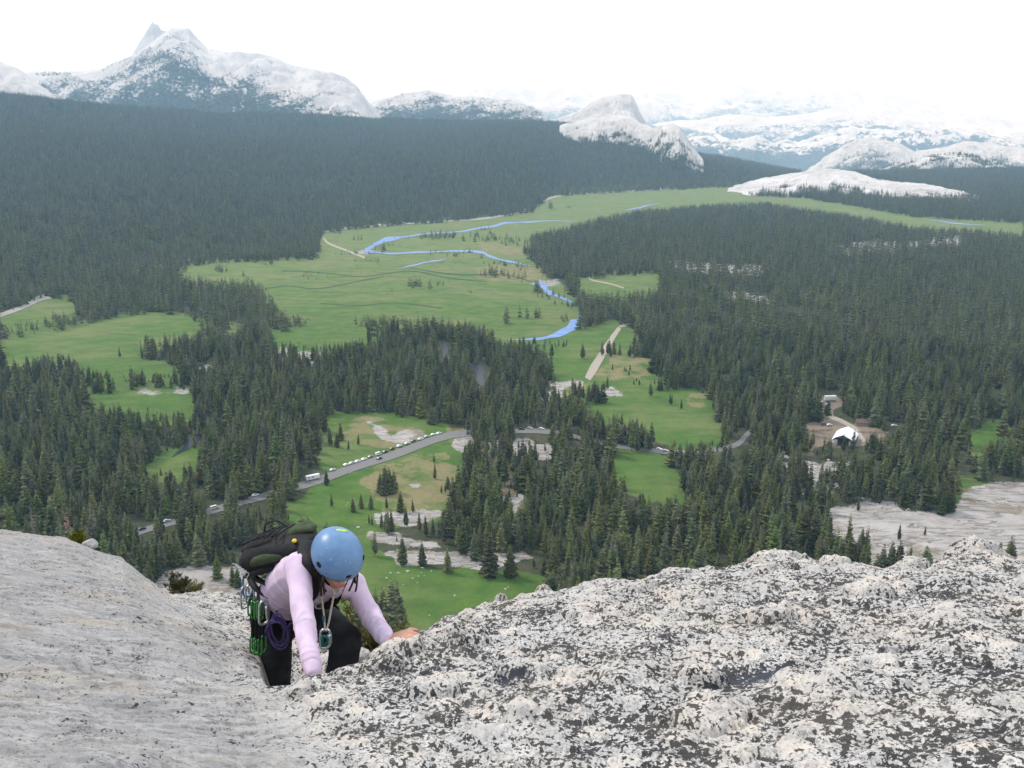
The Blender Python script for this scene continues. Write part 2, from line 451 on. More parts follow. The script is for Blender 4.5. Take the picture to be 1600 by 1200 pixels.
# ---------------------------------------------------------------- ribbons traced on the valley floor
def ribbon(name, pts, lift, mat, label=None, sub=6, wob=0.0):
    """pts: (photo x, photo y, width in photo px). The outline is projected on the flat valley floor."""
    P = np.array(pts, float)
    if name == 'river':
        P[:, 2] *= .58
        P[0, 2] *= .15; P[-1, 2] *= .15
    t = np.arange(len(P)); tt = np.linspace(0, len(P) - 1, (len(P) - 1) * sub + 1)
    def cr(v):                       # Catmull-Rom through the points
        e = np.concatenate([[2 * v[0] - v[1]], v, [2 * v[-1] - v[-2]]])
        i = np.minimum(tt.astype(int), len(P) - 2); f = tt - i
        a, b, c_, d = e[i], e[i + 1], e[i + 2], e[i + 3]
        return 0.5 * (2 * b + (c_ - a) * f + (2 * a - 5 * b + 4 * c_ - d) * f ** 2 + (3 * b - a - 3 * c_ + d) * f ** 3)
    X, Y, W = cr(P[:, 0]), cr(P[:, 1]), np.interp(tt, t, P[:, 2])
    if name == 'river':
        X = X + 4.0 * perlin(tt * .9, tt * 0 + 1.7, 15); Y = Y + 1.1 * perlin(tt * .9, tt * 0 + 5.7, 16)
    tx, ty = np.gradient(X), np.gradient(Y); L = np.hypot(tx, ty) + 1e-6
    nx, ny = -ty / L, tx / L
    wob = wob * (3.0 if name == 'river' else 1)
    w1 = W * .5 * (1 + wob * perlin(tt * 1.3, tt * 0 + 3.3, 5)); w2 = W * .5 * (1 + wob * perlin(tt * 1.1, tt * 0 + 9.1, 6))
    ax, ay = at_z(X + nx * w1, Y + ny * w1); bx, by = at_z(X - nx * w2, Y - ny * w2)
    V = []
    for k in range(4):
        f = k / 3.0
        x = ax * (1 - f) + bx * f; y = ay * (1 - f) + by * f
        V.append(np.stack([x, y, land_z(x, y) + lift], -1))
    V = np.stack(V, 1)
    me = np_mesh(name, V.reshape(-1, 3), grid_quads(len(X), 4))
    bm = bmesh.new(); bm.from_mesh(me); bmesh.ops.recalc_face_normals(bm, faces=bm.faces)
    if sum(f.normal.z for f in bm.faces) < 0: bmesh.ops.reverse_faces(bm, faces=bm.faces)
    bm.to_mesh(me); bm.free()
    o = link(name, me, mat)
    tag(o, label, kind='structure')
    return o
n = Nodes('river_water')
f1 = n.noise(n.pos((0.03, 0.12, 0.1)), 1.0, 4); f2 = n.noise(n.pos(), 0.5, 3)
water = n.finish(n.mix(n.step(f1, .35, .7), (0.055, 0.15, 0.40), (0.12, 0.27, 0.56)), 0.3, n.bump(f2, .25, .3), 0.12)  # the blue base colour paints in the sky's reflection
n = Nodes('rapids_water')
f1 = n.noise(n.pos((0.2, 0.5, 0.3)), 1.0, 5, .7)
dark_water = n.finish(n.mix(n.step(f1, .64, .72), (0.028, 0.032, 0.036), (0.35, 0.37, 0.40)), 0.35, n.bump(f1, .4, .3), 0.12)
ribbon('river', [(792,531,4),(830,530,6),(858,527,9),(880,519,20),(896,508,24),(906,496,10),(908,486,3)], .35, water, 'blue river bend beside the straight gravel track', wob=.2)
ribbon('river', [(905,482,4),(890,472,6),(872,464,8),(855,457,15),(848,448,12),(838,444,7),(826,444,4)], .35, water, 'blue river pool at the edge of the big meadow', wob=.3)
ribbon('river', [(828,416,4),(805,411,5),(780,406,6),(762,400,8),(752,395,6),(720,392,4),(680,393,4),(645,395,4),(615,397,4),(590,395,4),(572,392,9),(582,385,10),(598,377,11),(625,371,7),(655,367,4),(690,364,3),(720,361,3),(752,357,4),(775,354,6),(790,349,5),(815,347,3),(850,346,3),(900,346,3)], .35, water, 'blue meandering river loop across the far meadow', wob=.25)
ribbon('river', [(622,420,3),(640,415,4),(660,411,4),(685,407,3),(697,405,3)], .35, water, 'thin side channel cut into the far meadow', wob=.2)
ribbon('river', [(930,357,2),(936,352,4),(955,350,3),(985,349,3)], .35, water, 'short bright river reach behind the far forest', wob=.1)
ribbon('river', [(975,329,3),(990,326,5),(1005,323,4),(1030,318,3)], .35, water, 'farthest blue river reach below the granite knob', wob=.1)
ribbon('river', [(1440,342,2),(1470,346,3),(1500,350,4),(1540,352,3)], .35, water, 'pale river reach on the far right meadow', wob=.1)
ribbon('river', [(688,535,12),(694,545,16),(694,556,14),(720,568,14),(745,577,18),(752,592,18),(750,606,14),(715,618,12),(670,612,18),(640,612,12),(600,618,10)], .35, dark_water, 'dark rapids between the pines in the middle valley', wob=.25)
ribbon('river', [(395,652,14),(350,668,16),(320,682,18),(290,700,14),(268,715,10)], .35, dark_water, 'dark river reach between pines at left', wob=.25)
n = Nodes('meadow_creek')
creek_m = n.finish(n.mix(n.noise(n.pos(), .2, 3), (0.035, 0.075, 0.02), (0.06, 0.09, 0.035)), .9, None, .1)
for pts in ([(410,452,1.5),(450,447,1.5),(490,452,1.2),(530,446,1.5),(570,438,1.2),(600,432,1.2)], [(440,424,1.6),(480,425,1.5),(520,428,1.2),(570,432,1.5),(640,424,1.2),(700,434,1.5),(760,440,1.2)],
            [(500,474,1.4),(560,478,1.5),(620,474,1.3),(690,482,1.4)], [(640,418,1.5),(700,428,1.6),(790,430,1.5),(830,440,1.5)]):
    ribbon('creek', pts, .2, creek_m, 'thin grassy creek line wandering over the big meadow', wob=.4)
n = Nodes('asphalt')
asph = n.finish(n.mix(n.noise(n.pos(), .6, 4), (0.15, 0.145, 0.14), (0.21, 0.20, 0.19)), .9, None, .2)
n = Nodes('pale_far_road')
paleroad = n.finish(n.mix(n.noise(n.pos(), .2, 4), (0.30, 0.28, 0.25), (0.38, 0.36, 0.33)), .9, None, .2)
n = Nodes('gravel_track')
track = n.finish(n.mix(n.noise(n.pos(), .8, 4), (0.30, 0.26, 0.21), (0.40, 0.36, 0.30)), .95, None, .1)
ribbon('road', [(120,868,9),(180,846,9),(225,829,9),(268,817,9),(330,799,10),(378,785,10),(430,771,11),(500,751,12),(560,729,12),(620,709,12),(690,683,11),(740,676,9),(800,674,8),(850,675,8),(900,684,7),(960,697,7),(1000,702,7),(1050,707,7),(1110,704,7),(1150,695,8),(1166,680,8),(1185,665,7),(1215,652,6),(1245,640,6)], .3, asph, 'grey valley road lined with parked cars')
ribbon('road', [(-60,515,5),(0,493,6),(40,478,6),(62,467,8),(80,464,7)], .5, paleroad, 'pale road reach at the left forest edge')
ribbon('road', [(150,448,4),(205,430,6),(235,421,6),(262,414,6),(300,406,3)], .5, paleroad, 'short pale road reach under the forested slope')
ribbon('road', [(497,364,2),(540,358,3),(600,352,3),(690,346,3),(755,342,2.5),(815,331,3),(838,321,3),(862,309,3),(900,303,2),(980,299,2),(1060,294,2)], .8, paleroad, 'far pale road along the foot of the forested slope')
ribbon('path', [(968,512,6),(955,531,8),(940,556,11),(928,575,13),(918,592,10)], .25, track, 'straight gravel track across the bridge meadow')
ribbon('path', [(505,372,3),(515,381,3),(540,391,3),(570,403,3)], .25, track, 'narrow curving gravel trail in the far meadow')
ribbon('path', [(968,510,4),(990,506,4),(1010,504,3)], .25, track, 'short gravel trail branching from the track')
ribbon('path', [(1350,690,6),(1338,672,6),(1318,660,6),(1300,652,7),(1290,640,9)], .25, track, 'dirt lane through the stable yard')
ribbon('path', [(920,432,2),(925,438,2),(955,444,2),(975,450,2)], .25, track, 'faint trail in the small clearing past the river')
# ================================================================ mountains behind the slope
def range_mesh(name, sky, front, back, base_z, amp, rough_scale, tree_level, mat, label, step=0.05, power=1.6, seed=0, rows=46, cliff=0.0):
    """sky: (photo x, photo y, distance m) along the skyline; a ridge with real front and back slopes"""
    a, t = az_el([s[0] for s in sky], [s[1] for s in sky])
    r = np.array([s[2] for s in sky], float)
    A = np.arange(a[0], a[-1] + R(step) * .5, R(step))
    tt = np.interp(A, a, t); rr = np.interp(A, a, r)
    zs = CAM_Z + rr * tt
    u = np.concatenate([-np.linspace(1, 0, rows) ** 1.0, np.linspace(0, 1, rows // 3)[1:]])
    Rg = rr[None, :] + np.where(u[:, None] < 0, u[:, None] * front, u[:, None] * back)
    sh = 1 - np.abs(u)[:, None] ** power
    sh = np.where(u[:, None] < 0, (1 - np.abs(u)[:, None]) ** (1 / power) * .5 + sh * .5, sh)
    bz = min(base_z, -30.0)
    ends = smooth(0, R(.25), A - A[0]) * smooth(0, R(.25), A[-1] - A)
    zs = bz + (zs - bz) * (.25 + .75 * ends)
    Z = bz + (zs[None, :] - bz) * sh
    X = Rg * np.sin(A)[None, :]; Y = Rg * np.cos(A)[None, :]
    ns = rough_scale
    rid = 1 - 2 * np.abs(fbm(X / ns, Y / ns, 5, 60 + seed, .55))
    Z = Z + amp * 1.5 * (rid - .6) * np.clip(np.abs(u)[:, None] * 5, .28, 1) * np.clip((Z - bz) / (amp * 2), 0, 1)
    h = (Z - bz) / np.maximum(zs[None, :] - bz, 1)
    gzr = np.gradient(Z, axis=0) / np.maximum(np.abs(np.gradient(Rg, axis=0)), 1)
    if not np.isscalar(tree_level):
        la, _ = az_el([q[0] for q in tree_level], [120] * len(tree_level))
        tree_level = np.interp(A, la, [q[1] for q in tree_level])[None, :]
    tree = tree_level - h + .40 * fbm(X / (ns * .4), Y / (ns * .4), 5, 90 + seed, .6) - .25 * np.clip(np.abs(gzr) - .55, 0, 2)
    me = np_mesh(name, np.stack([X, Y, Z], -1).reshape(-1, 3), grid_quads(len(u), len(A))[:, ::-1])
    attr(me, 'tree', tree)
    o = link(name, me, mat)
    tag(o, label, kind='structure')
    return o, X, Y, Z, tree
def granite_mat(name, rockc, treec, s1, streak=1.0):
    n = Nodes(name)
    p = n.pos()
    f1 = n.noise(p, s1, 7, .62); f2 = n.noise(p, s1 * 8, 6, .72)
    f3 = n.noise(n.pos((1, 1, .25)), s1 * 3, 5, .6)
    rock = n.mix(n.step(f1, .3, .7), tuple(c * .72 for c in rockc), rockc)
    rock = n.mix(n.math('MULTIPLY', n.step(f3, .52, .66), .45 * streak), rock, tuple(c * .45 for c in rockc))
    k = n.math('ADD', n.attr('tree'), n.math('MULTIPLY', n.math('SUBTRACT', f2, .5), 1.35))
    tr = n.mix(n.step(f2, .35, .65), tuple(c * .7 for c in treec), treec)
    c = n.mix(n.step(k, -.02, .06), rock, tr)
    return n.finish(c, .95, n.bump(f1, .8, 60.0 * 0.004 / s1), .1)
TREE_C = (0.034, 0.052, 0.034)
gm_near = granite_mat('granite_mountain', (0.62, 0.605, 0.59), TREE_C, 0.006)
gm_far = granite_mat('granite_far_range', (0.80, 0.79, 0.78), (0.105, 0.14, 0.15), 0.0022, .6)  # rock and trees paled, so extra distance haze is in their colour
gm_dome = granite_mat('granite_dome', (0.64, 0.62, 0.60), TREE_C, 0.01)
MOUNTAINS = []
def mountain(*a, **k):
    res = range_mesh(*a, **k); MOUNTAINS.append(res); return res
# the spire of the pointed peak and the massif in front of it
mountain('mountain', [(150,118,8300),(185,104,8300),(206,86,8300),(218,66,8300),(228,50,8300),(234,40,8300),(238,34,8300),(242,38,8300),(246,37,8300),(252,47,8300),(262,49,8300),(275,62,8300),(300,80,8300),(330,100,8300)],
         600, 600, 300, 16, 160, -.2, gm_near, 'sharp granite spire standing behind the massif', .012, 1.2, 1)
mountain('mountain', [(-60,120,7400),(60,116,7400),(120,111,7400),(160,106,7400),(190,96,7400),(215,80,7400),(240,64,7400),(258,50,7400),(270,45,7400),(284,47,7400),(295,46,7400),(308,60,7400),(325,79,7300),(345,80,7200),(370,79,7100),(400,84,7000),(430,92,6900),(460,104,6800),(490,110,6700),(520,113,6600),(538,120,6500),(556,133,6450),(570,152,6400),(582,168,6400),(597,186,6400),(604,200,6400)],
         1900, 1200, 60, 70, 600, [(0, .80), (200, .78), (300, .74), (400, .68), (470, .54), (600, .50)], gm_near, 'long granite massif with trees up to its bare crest', .03, 1.5, 2, rows=70)
mountain('mountain', [(-120,78,6000),(-60,84,6000),(0,97,5900),(30,108,5800),(60,130,5700),(90,152,5600),(110,172,5500),(140,190,5400)],
         900, 900, 60, 30, 300, .60, gm_near, 'sloping granite shoulder at the left edge', .03, 1.4, 3)
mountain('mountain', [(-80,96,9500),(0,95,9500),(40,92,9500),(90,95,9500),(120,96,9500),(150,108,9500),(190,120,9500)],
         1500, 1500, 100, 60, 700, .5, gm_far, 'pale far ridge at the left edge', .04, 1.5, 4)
mountain('mountain', [(560,170,7600),(595,156,7600),(620,150,7600),(650,144,7600),(668,141,7600),(700,150,7600),(735,152,7400),(770,156,7300),(800,158,7200),(830,166,7000),(845,172,6900),(862,188,6800)],
         1700, 1200, 60, 50, 500, .80, gm_near, 'low wooded granite ridge right of the massif', .03, 1.5, 5)
# the steep dome with its lower shoulder
mountain('mountain', [(850,192,5900),(880,183,5900),(905,171,5900),(925,160,5850),(945,151,5800),(958,148,5800),(975,148,5800),(986,149,5800),(992,158,5800),(998,172,5800),(1006,186,5800),(1016,206,5800)],
         520, 600, 90, 22, 160, .50, gm_dome, 'steep granite dome with a dark cliff', .012, 1.4, 6)
mountain('mountain', [(868,198,4536),(900,190,4536),(930,184,4536),(960,180,4536),(985,182,4494),(1000,192,4452),(1020,200,4368),(1035,196,4284),(1050,193,4242),(1062,200,4200),(1072,214,4200),(1082,228,4200),(1092,242,4200),(1105,256,4200)],
         430, 500, 90, 22, 160, .62, gm_dome, 'broken granite shoulder below the dome', .012, 1.4, 7)
# far range and the hills at right
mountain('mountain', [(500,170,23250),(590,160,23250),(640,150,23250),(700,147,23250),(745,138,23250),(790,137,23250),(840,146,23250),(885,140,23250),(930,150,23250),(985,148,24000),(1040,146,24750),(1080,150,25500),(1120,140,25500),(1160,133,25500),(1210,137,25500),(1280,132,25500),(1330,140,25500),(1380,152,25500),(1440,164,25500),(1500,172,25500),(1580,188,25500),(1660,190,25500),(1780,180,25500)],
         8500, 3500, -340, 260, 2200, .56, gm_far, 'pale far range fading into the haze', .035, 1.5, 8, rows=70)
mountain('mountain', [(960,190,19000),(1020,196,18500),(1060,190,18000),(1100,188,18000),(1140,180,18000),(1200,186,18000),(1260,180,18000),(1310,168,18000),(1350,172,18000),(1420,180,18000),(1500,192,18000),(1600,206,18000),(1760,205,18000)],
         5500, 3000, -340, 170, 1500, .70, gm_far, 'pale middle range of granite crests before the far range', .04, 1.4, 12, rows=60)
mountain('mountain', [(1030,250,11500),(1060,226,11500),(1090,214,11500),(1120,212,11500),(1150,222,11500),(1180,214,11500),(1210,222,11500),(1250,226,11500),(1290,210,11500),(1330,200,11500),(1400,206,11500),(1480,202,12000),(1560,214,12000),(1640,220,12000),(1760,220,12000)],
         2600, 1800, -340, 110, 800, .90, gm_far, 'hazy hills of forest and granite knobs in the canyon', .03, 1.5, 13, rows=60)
mountain('mountain', [(1235,288,8600),(1262,268,8600),(1290,246,8600),(1315,230,8600),(1340,218,8600),(1358,214,8600),(1380,218,8600),(1402,224,8600),(1430,238,8600),(1470,232,8600),(1510,222,8600),(1560,226,8600),(1640,236,8600),(1760,240,8600)],
         1900, 1200, -340, 60, 420, .74, gm_dome, 'pale granite dome sloping up at the right', .025, 1.4, 9, rows=60)
mountain('mountain', [(1330,296,5600),(1370,268,5600),(1410,256,5600),(1450,246,5600),(1500,240,5600),(1540,248,5600),(1580,262,5500),(1620,268,5500),(1760,270,5500)],
         1000, 900, -200, 40, 260, .85, gm_dome, 'granite hill with scattered trees at right', .02, 1.5, 10, rows=50)
mountain('mountain', [(1120,302,3500),(1150,292,3500),(1185,281,3500),(1220,274,3500),(1260,268,3500),(1300,264,3500),(1335,268,3500),(1370,281,3450),(1400,286,3400),(1440,288,3400),(1480,296,3400),(1520,306,3300),(1560,314,3300),(1620,318,3200),(1720,322,3200)],
         420, 500, -4, 9, 110, .42, gm_dome, 'low whaleback of pale granite beside the far meadow', .012, 1.5, 11, rows=50)
# ================================================================ the summit rock under the camera
# each row: photo x of the crest, then (photo y, distance) knots out to the crest or edge
EDGE_Y = [(-260,800),(-100,812),(0,828),(50,834),(100,842),(118,852),(150,862),(190,874),(215,892),(240,912),(265,927),(300,921),(340,914),(380,926),(450,962),(520,1000),(560,1022),(600,1042)]
EDGE_R = [(-260,10.5),(0,9.2),(100,8.8),(150,8.3),(200,7.8),(240,7.3),(265,7.0),(340,7.0),(385,6.8),(450,6.2),(520,5.6),(560,5.2),(600,4.9),(1900,6)]
CREST = [(360,1082,3.10),(385,1079,3.12),(410,1076,3.14),(430,1073,3.18),(450,1069,3.22),(470,1062,3.30),(490,1056,3.36),(520,1049,3.42),(560,1041,3.52),(585,1030,3.62),(602,1018,3.72),(620,1014,3.80),(640,1003,3.92),(665,985,4.1),(700,966,4.3),(730,957,4.45),(760,950,4.6),(800,941,4.75),(830,935,4.85),(848,931,4.9),(865,936,4.9),(890,934,4.95),(920,927,5.0),(950,922,5.05),(968,916,5.1),(985,921,5.1),(1010,909,5.15),(1045,904,5.2),(1080,906,5.25),(1100,899,5.25),(1112,893,5.3),(1125,896,5.3),(1150,889,5.35),(1180,882,5.4),(1205,877,5.45),(1235,878,5.5),(1265,886,5.45),(1300,893,5.4),(1340,899,5.4),(1375,905,5.4),(1395,899,5.4),(1412,896,5.4),(1425,903,5.4),(1450,904,5.45),(1470,884,5.6),(1480,872,5.7),(1500,862,5.75),(1520,855,5.8),(1540,862,5.8),(1558,878,5.8),(1575,887,5.8),(1600,893,5.8),(1700,900,5.8),(1900,910,5.8)]
def zr(px, py, r):
    a, t = az_el(px, py)
    return float(a), r, float(CAM_Z + r * t)
def slab_knots(px, rc, zc):
    """the slab behind the crest line, out to its edge"""
    ye = float(np.interp(px, [e[0] for e in EDGE_Y], [e[1] for e in EDGE_Y])); re = max(float(np.interp(px, *zip(*EDGE_R))), rc + .9)
    _, _, ze = zr(px, ye, re)
    L = re - rc
    rs = [rc + .10, rc + .28, rc + .55, rc + .62 * L, re]
    out = []
    for r in rs:
        f = (r - rc) / L
        out.append([r, zc + (ze - zc) * f + (.08 - .16 * float(smooth(290, 375, px))) * L * f * (1 - f)])
    return out, ze, re
def col_left(px):
    k0_, k9_ = zr(px, 1200, 2.22)[1:], zr(px, 1080, 3.10)[1:]
    ks = [(k0_[0] + (k9_[0] - k0_[0]) * f, k0_[1] + (k9_[1] - k0_[1]) * f) for f in (0, .34, .66, .9, 1)]
    sl, ze, re = slab_knots(px, *ks[-1])
    a, _, _ = zr(px, np.interp(px, [e[0] for e in EDGE_Y], [e[1] for e in EDGE_Y]), re)
    return a, ks + sl, ze, re
_cx = np.array([c_[0] for c_ in CREST], float)
_cz = np.array([zr(*c_)[2] for c_ in CREST]); _cr = np.array([c_[2] for c_ in CREST])
def broad(px, v):
    w = np.exp(-((_cx - px) / 90.0) ** 2) * np.gradient(_cx)
    return float((w * v).sum() / w.sum())
def col_ridge(px, y, rc):
    a, _, zc = zr(px, y, rc)
    zb, rb_ = (broad(px, _cz), broad(px, _cr)) if px > 480 else (zc, rc)
    rb_ = min(rb_, rc * 1.02)
    hollow = float(smooth(402, 468, px) * (1 - smooth(590, 640, px)))
    k = [zr(px, 1200, 2.22)[1:]]
    _, _, z0 = zr(px, 1200, 2.22)
    cv = float(smooth(380, 520, px))
    for f, b in ((.34, .05), (.66, .08), (.9, .05)):
        g = .35 if f == .9 else 0.0
        zz, rr_ = zb * (1 - g) + zc * g, rb_ * (1 - g) + rc * g
        k.append((2.22 + (rr_ - 2.22) * f, z0 + (zz - z0) * f + cv * b * (rc - 2.22) * .5))
    k.append((rc, zc))
    if px <= 600:
        sl, ze, re = slab_knots(px, rc, zc)
        floor = CAM_Z - 3.0 + .36 * float(smooth(470, 520, px))
        low = [zc - .22, zc - .60, floor, floor * .6 + ze * .4, ze]
        for s_, l_ in zip(sl, low):
            s_[1] = s_[1] * (1 - hollow) + min(l_, s_[1]) * hollow
        return a, k + sl, ze, re
    k += [(rc + .12, zc - .13), (rc + .3, zc - .48), (rc + .6, zc - 1.1), (rc + .9, zc - 1.8), (rc + 1.2, zc - 2.6)]
    return a, k, zc - 2.6, rc + 1.2
cols = []
for px in (-700, -450, -260, -100, 0, 50, 100, 150, 190, 225, 250, 265):
    cols.append(col_left(px))
for c_ in CREST:
    cols.append(col_ridge(*c_))
KA = np.array([c_[0] for c_ in cols])
KR = np.array([[k[0] for k in c_[1]] + [c_[3] + .5, c_[3] + 2.5, c_[3] + 12, 60, 180, 330] for c_ in cols])
KZ = np.array([[k[1] for k in c_[1]] + [c_[2] - .55, c_[2] - 4.2, c_[2] - 21, CAM_Z - 84, CAM_Z - 176, -3] for c_ in cols])
KR = np.concatenate([np.zeros((len(KR), 1)), np.full((len(KR), 1), 1.2), KR], 1)
KZ = np.concatenate([np.full((len(KZ), 1), CAM_Z - 1.46), np.full((len(KZ), 1), CAM_Z - 1.44), KZ], 1)
def rock_base(az, r):
    """az: (m,), r: (n,) -> z (n, m)"""
    o = np.argsort(KA); ka, kr, kz = KA[o], KR[o], KZ[o]
    z = np.empty((len(r), len(az)))
    kri = np.stack([np.interp(az, ka, kr[:, k]) for k in range(kr.shape[1])], 1)
    kzi = np.stack([np.interp(az, ka, kz[:, k]) for k in range(kz.shape[1])], 1)
    for j in range(len(az)):
        z[:, j] = np.interp(r, kri[j], kzi[j])
    return z
_ai = np.linspace(R(-33), R(33), 1140)
_ao = np.concatenate([np.linspace(R(33.3), R(60), 70), np.linspace(R(64), R(296), 50), np.linspace(R(300), R(326.7), 70)])
RA = np.concatenate([_ai, _ao])
RR = np.concatenate([[0.05, .3, .6, .9, 1.2, 1.5, 1.7], np.geomspace(1.85, 6.6, 500), np.geomspace(6.62, 10.5, 90)[1:], np.geomspace(10.8, 345, 60)])
rx = RR[:, None] * np.sin(RA)[None, :]; ry = RR[:, None] * np.cos(RA)[None, :]
rz = rock_base(RA, RR)
# soften the straight facets between the knots a little along the view
ker = np.array([1, 4, 6, 4, 1.]) / 16
for _ in range(2):
    pad = np.pad(rz, ((2, 2), (0, 0)), 'edge')
    sm = sum(ker[i] * pad[i:i + len(RR)] for i in range(5))
    rz = sm
# how rough: the right ridge is knobbly, the left slab smooth and flaky
rpx, rpy = to_px(rx, ry, rz)
ridge = smooth(-.06, .10, (rpx - (380 + (1080 - rpy) * -.9)) / 1600.0 + .0 * rpx)
ridge = np.clip(ridge, 0, 1); ridge = np.where(RR[:, None] > 7.5, ridge * .5, ridge)
near = 1 - smooth(9, 14, RR)[:, None]
big = fbm(rx / .75, ry / .75, 3, 1); mid_n = fbm(rx / .26, ry / .26, 4, 2); sml = fbm(rx / .085, ry / .085, 4, 3, .55); tiny = fbm(rx / .028, ry / .028, 3, 4, .6)
d1, q1 = worley(rx / .11 + .35 * mid_n, ry / .11 + .3 * sml, 5, .42)
k1 = np.sqrt(np.clip(1 - (d1 / .46) ** 2, 0, 1))
d2, q2 = worley(rx / .05 + .3 * sml, ry / .05, 8, .4)
k2 = np.sqrt(np.clip(1 - (d2 / .45) ** 2, 0, 1))
d3, q3 = worley(rx / .33 + .4 * mid_n, ry / .33 + .4 * big, 12, .30)
k3 = np.sqrt(np.clip(1 - (d3 / .36) ** 2, 0, 1))
disp_r = .038 * big + .026 * mid_n + .013 * sml + .006 * tiny + .018 * k1 * (.4 + q1) + .008 * k2 + .026 * k3
# flakes on the slab: little steps that run across the view
ang = .35; fx = rx * math.cos(ang) + ry * math.sin(ang); fy = -rx * math.sin(ang) + ry * math.cos(ang)
lay = fbm(fx / 1.1 + .3 * mid_n, fy / .45 + .3 * mid_n, 5, 21, .6) * 5.0
frac = lay - np.floor(lay); stepf = np.floor(lay) + smooth(.0, .16, frac)
flake = np.exp(-((frac - .05) / .07) ** 2) * smooth(-.15, .25, fbm(rx / .4, ry / .4, 3, 61))
disp_l = .04 * big + .012 * mid_n + .013 * sml * (.5 + .8 * smooth(0, .4, fbm(rx / .5, ry / .5, 2, 77))) + .004 * tiny + .008 * stepf
disp = disp_r * ridge + disp_l * (1 - ridge)
rz = rz + disp * near * smooth(.6, 1.6, RR)[:, None]
rz = rz + (1 - near) * 1.2 * fbm(rx / 9.0, ry / 9.0, 4, 30) * smooth(340, 250, RR)[:, None]
# single knobs and lumps that break the skyline
def lump(px, py, r, w, h, sq=1.0):
    a, t = az_el(px, py); cx, cy = r * math.sin(a), r * math.cos(a)
    d = np.hypot((rx - cx) / w, (ry - cy) / (w * sq))
    d = d * (1 + .35 * fbm(rx / .07, ry / .07, 3, int(px)))
    return h * np.sqrt(np.clip(1 - d ** 2, 0, 1)) ** .8
knob = np.zeros_like(rz)
for a_ in ((782,958,4.62,.035,.07),(850,934,4.88,.055,.04),(968,918,5.1,.06,.045),(1045,908,5.15,.15,.04,.6),(1112,896,5.28,.045,.035),(1210,882,5.4,.20,.05,.7),(1412,898,5.36,.06,.05),(1500,872,5.62,.15,.06),(1535,872,5.7,.15,.05),(1555,885,5.7,.10,.05),(1478,880,5.6,.05,.05),
           (720,1052,3.55,.06,.05),(745,1068,3.45,.05,.04),(715,1070,3.42,.04,.035),(1095,1148,2.9,.07,.06),(620,1055,3.4,.10,.06),(600,1075,3.2,.08,.05),(470,1110,2.95,.05,.05),(1190,975,4.5,.06,.05),(1195,1050,3.6,.10,.05),(1300,940,4.9,.08,.05),(1100,1190,2.55,.12,.05),(680,1120,2.85,.09,.05),(900,1020,3.8,.07,.04),(1000,985,4.2,.07,.045),(1350,1010,4.0,.1,.05),(1420,960,4.7,.07,.05)):
    knob = np.maximum(knob, lump(*a_))
rz = rz + knob
# shallow basins with dark stain
basin = np.zeros_like(rz)
for px, py, r, w, sq in ((1180,1128,2.95,.14,.5),(800,1112,2.95,.08,.4),(1400,1090,3.2,.06,.5)):
    a, t = az_el(px, py); cx, cy = r * math.sin(a), r * math.cos(a)
    d = np.hypot((rx - cx) / w, (ry - cy) / (w * sq)) * (1 + .5 * mid_n)
    basin = np.maximum(basin, np.exp(-(d * 1.1) ** 4))
rz = rz - .028 * basin
def rock_z(x, y):
    """height of the finished rock near a point (nearest grid vertex)"""
    a = math.atan2(x, y); r = math.hypot(x, y)
    j = int(np.argmin(np.abs(RA - a))); i = int(np.argmin(np.abs(RR - r)))
    return float(rz[i, j])
rock_me = np_mesh('summit_rock', np.stack([rx, ry, rz - CAM_Z], -1).reshape(-1, 3), grid_quads(len(RR), len(RA), wrap=True)[:, ::-1])
attr(rock_me, 'ridge', ridge); attr(rock_me, 'knob', np.maximum(k1 * .9, np.clip(knob * 14, 0, 1))); attr(rock_me, 'basin', basin)
attr(rock_me, 'relief', disp / .06); attr(rock_me, 'flake', flake)
n = Nodes('lichen_granite')
p = n.pos()
rid = n.attr('ridge'); kn = n.math('MULTIPLY', n.attr('knob'), rid); ba = n.attr('basin'); rel = n.attr('relief')
w1 = n.noise(p, 2.2, 5, .6); w2 = n.noise(p, 9.0, 5, .6); w3 = n.noise(p, 38.0, 5, .65); w4 = n.noise(p, 150.0, 3, .6)
ps = n.pos((1.0, .8, 1.0), (0, 0, .25))
l1 = n.noise(ps, 40.0, 3, .62, .15); l2 = n.noise(ps, 105.0, 3, .6, .1); l0 = n.noise(ps, 4.5, 4, .6)
stone = n.mix(n.step(w2, .3, .7), (0.43, 0.41, 0.38), (0.58, 0.555, 0.515))
stone = n.mix(n.math('MULTIPLY', n.step(w1, .44, .66), .6), stone, (0.54, 0.47, 0.39))
stone = n.mix(n.math('MULTIPLY', n.step(w3, .5, .68), .6), stone, (0.25, 0.245, 0.24))
slabc = n.mix(n.step(n.noise(n.pos((1, 2.6, 1.5), (0, 0, .35)), 5.0, 6, .65), .32, .68), (0.27, 0.262, 0.252), (0.395, 0.382, 0.365))
slabc = n.mix(n.math('MULTIPLY', n.step(w3, .5, .7), .5), slabc, (0.20, 0.198, 0.196))
slabc = n.mix(n.math('MULTIPLY', n.step(w1, .52, .75), .25), slabc, (0.44, 0.40, 0.35))
cr = n.noise(n.pos((.8, 2.4, 1.4), (0, 0, .35)), 3.2, 7, .72, .5)
crv = n.step(n.math('ABSOLUTE', n.math('SUBTRACT', cr, .5)), .018, .0)
slabc = n.mix(n.math('MULTIPLY', crv, n.step(w2, .4, .6)), slabc, (0.10, 0.095, 0.09))
slabc = n.mix(n.math('MULTIPLY', n.step(n.noise(n.pos((1, 2.2, 1.3), (0, 0, .35)), 13.0, 6, .7), .52, .64), .6), slabc, (0.20, 0.195, 0.19))
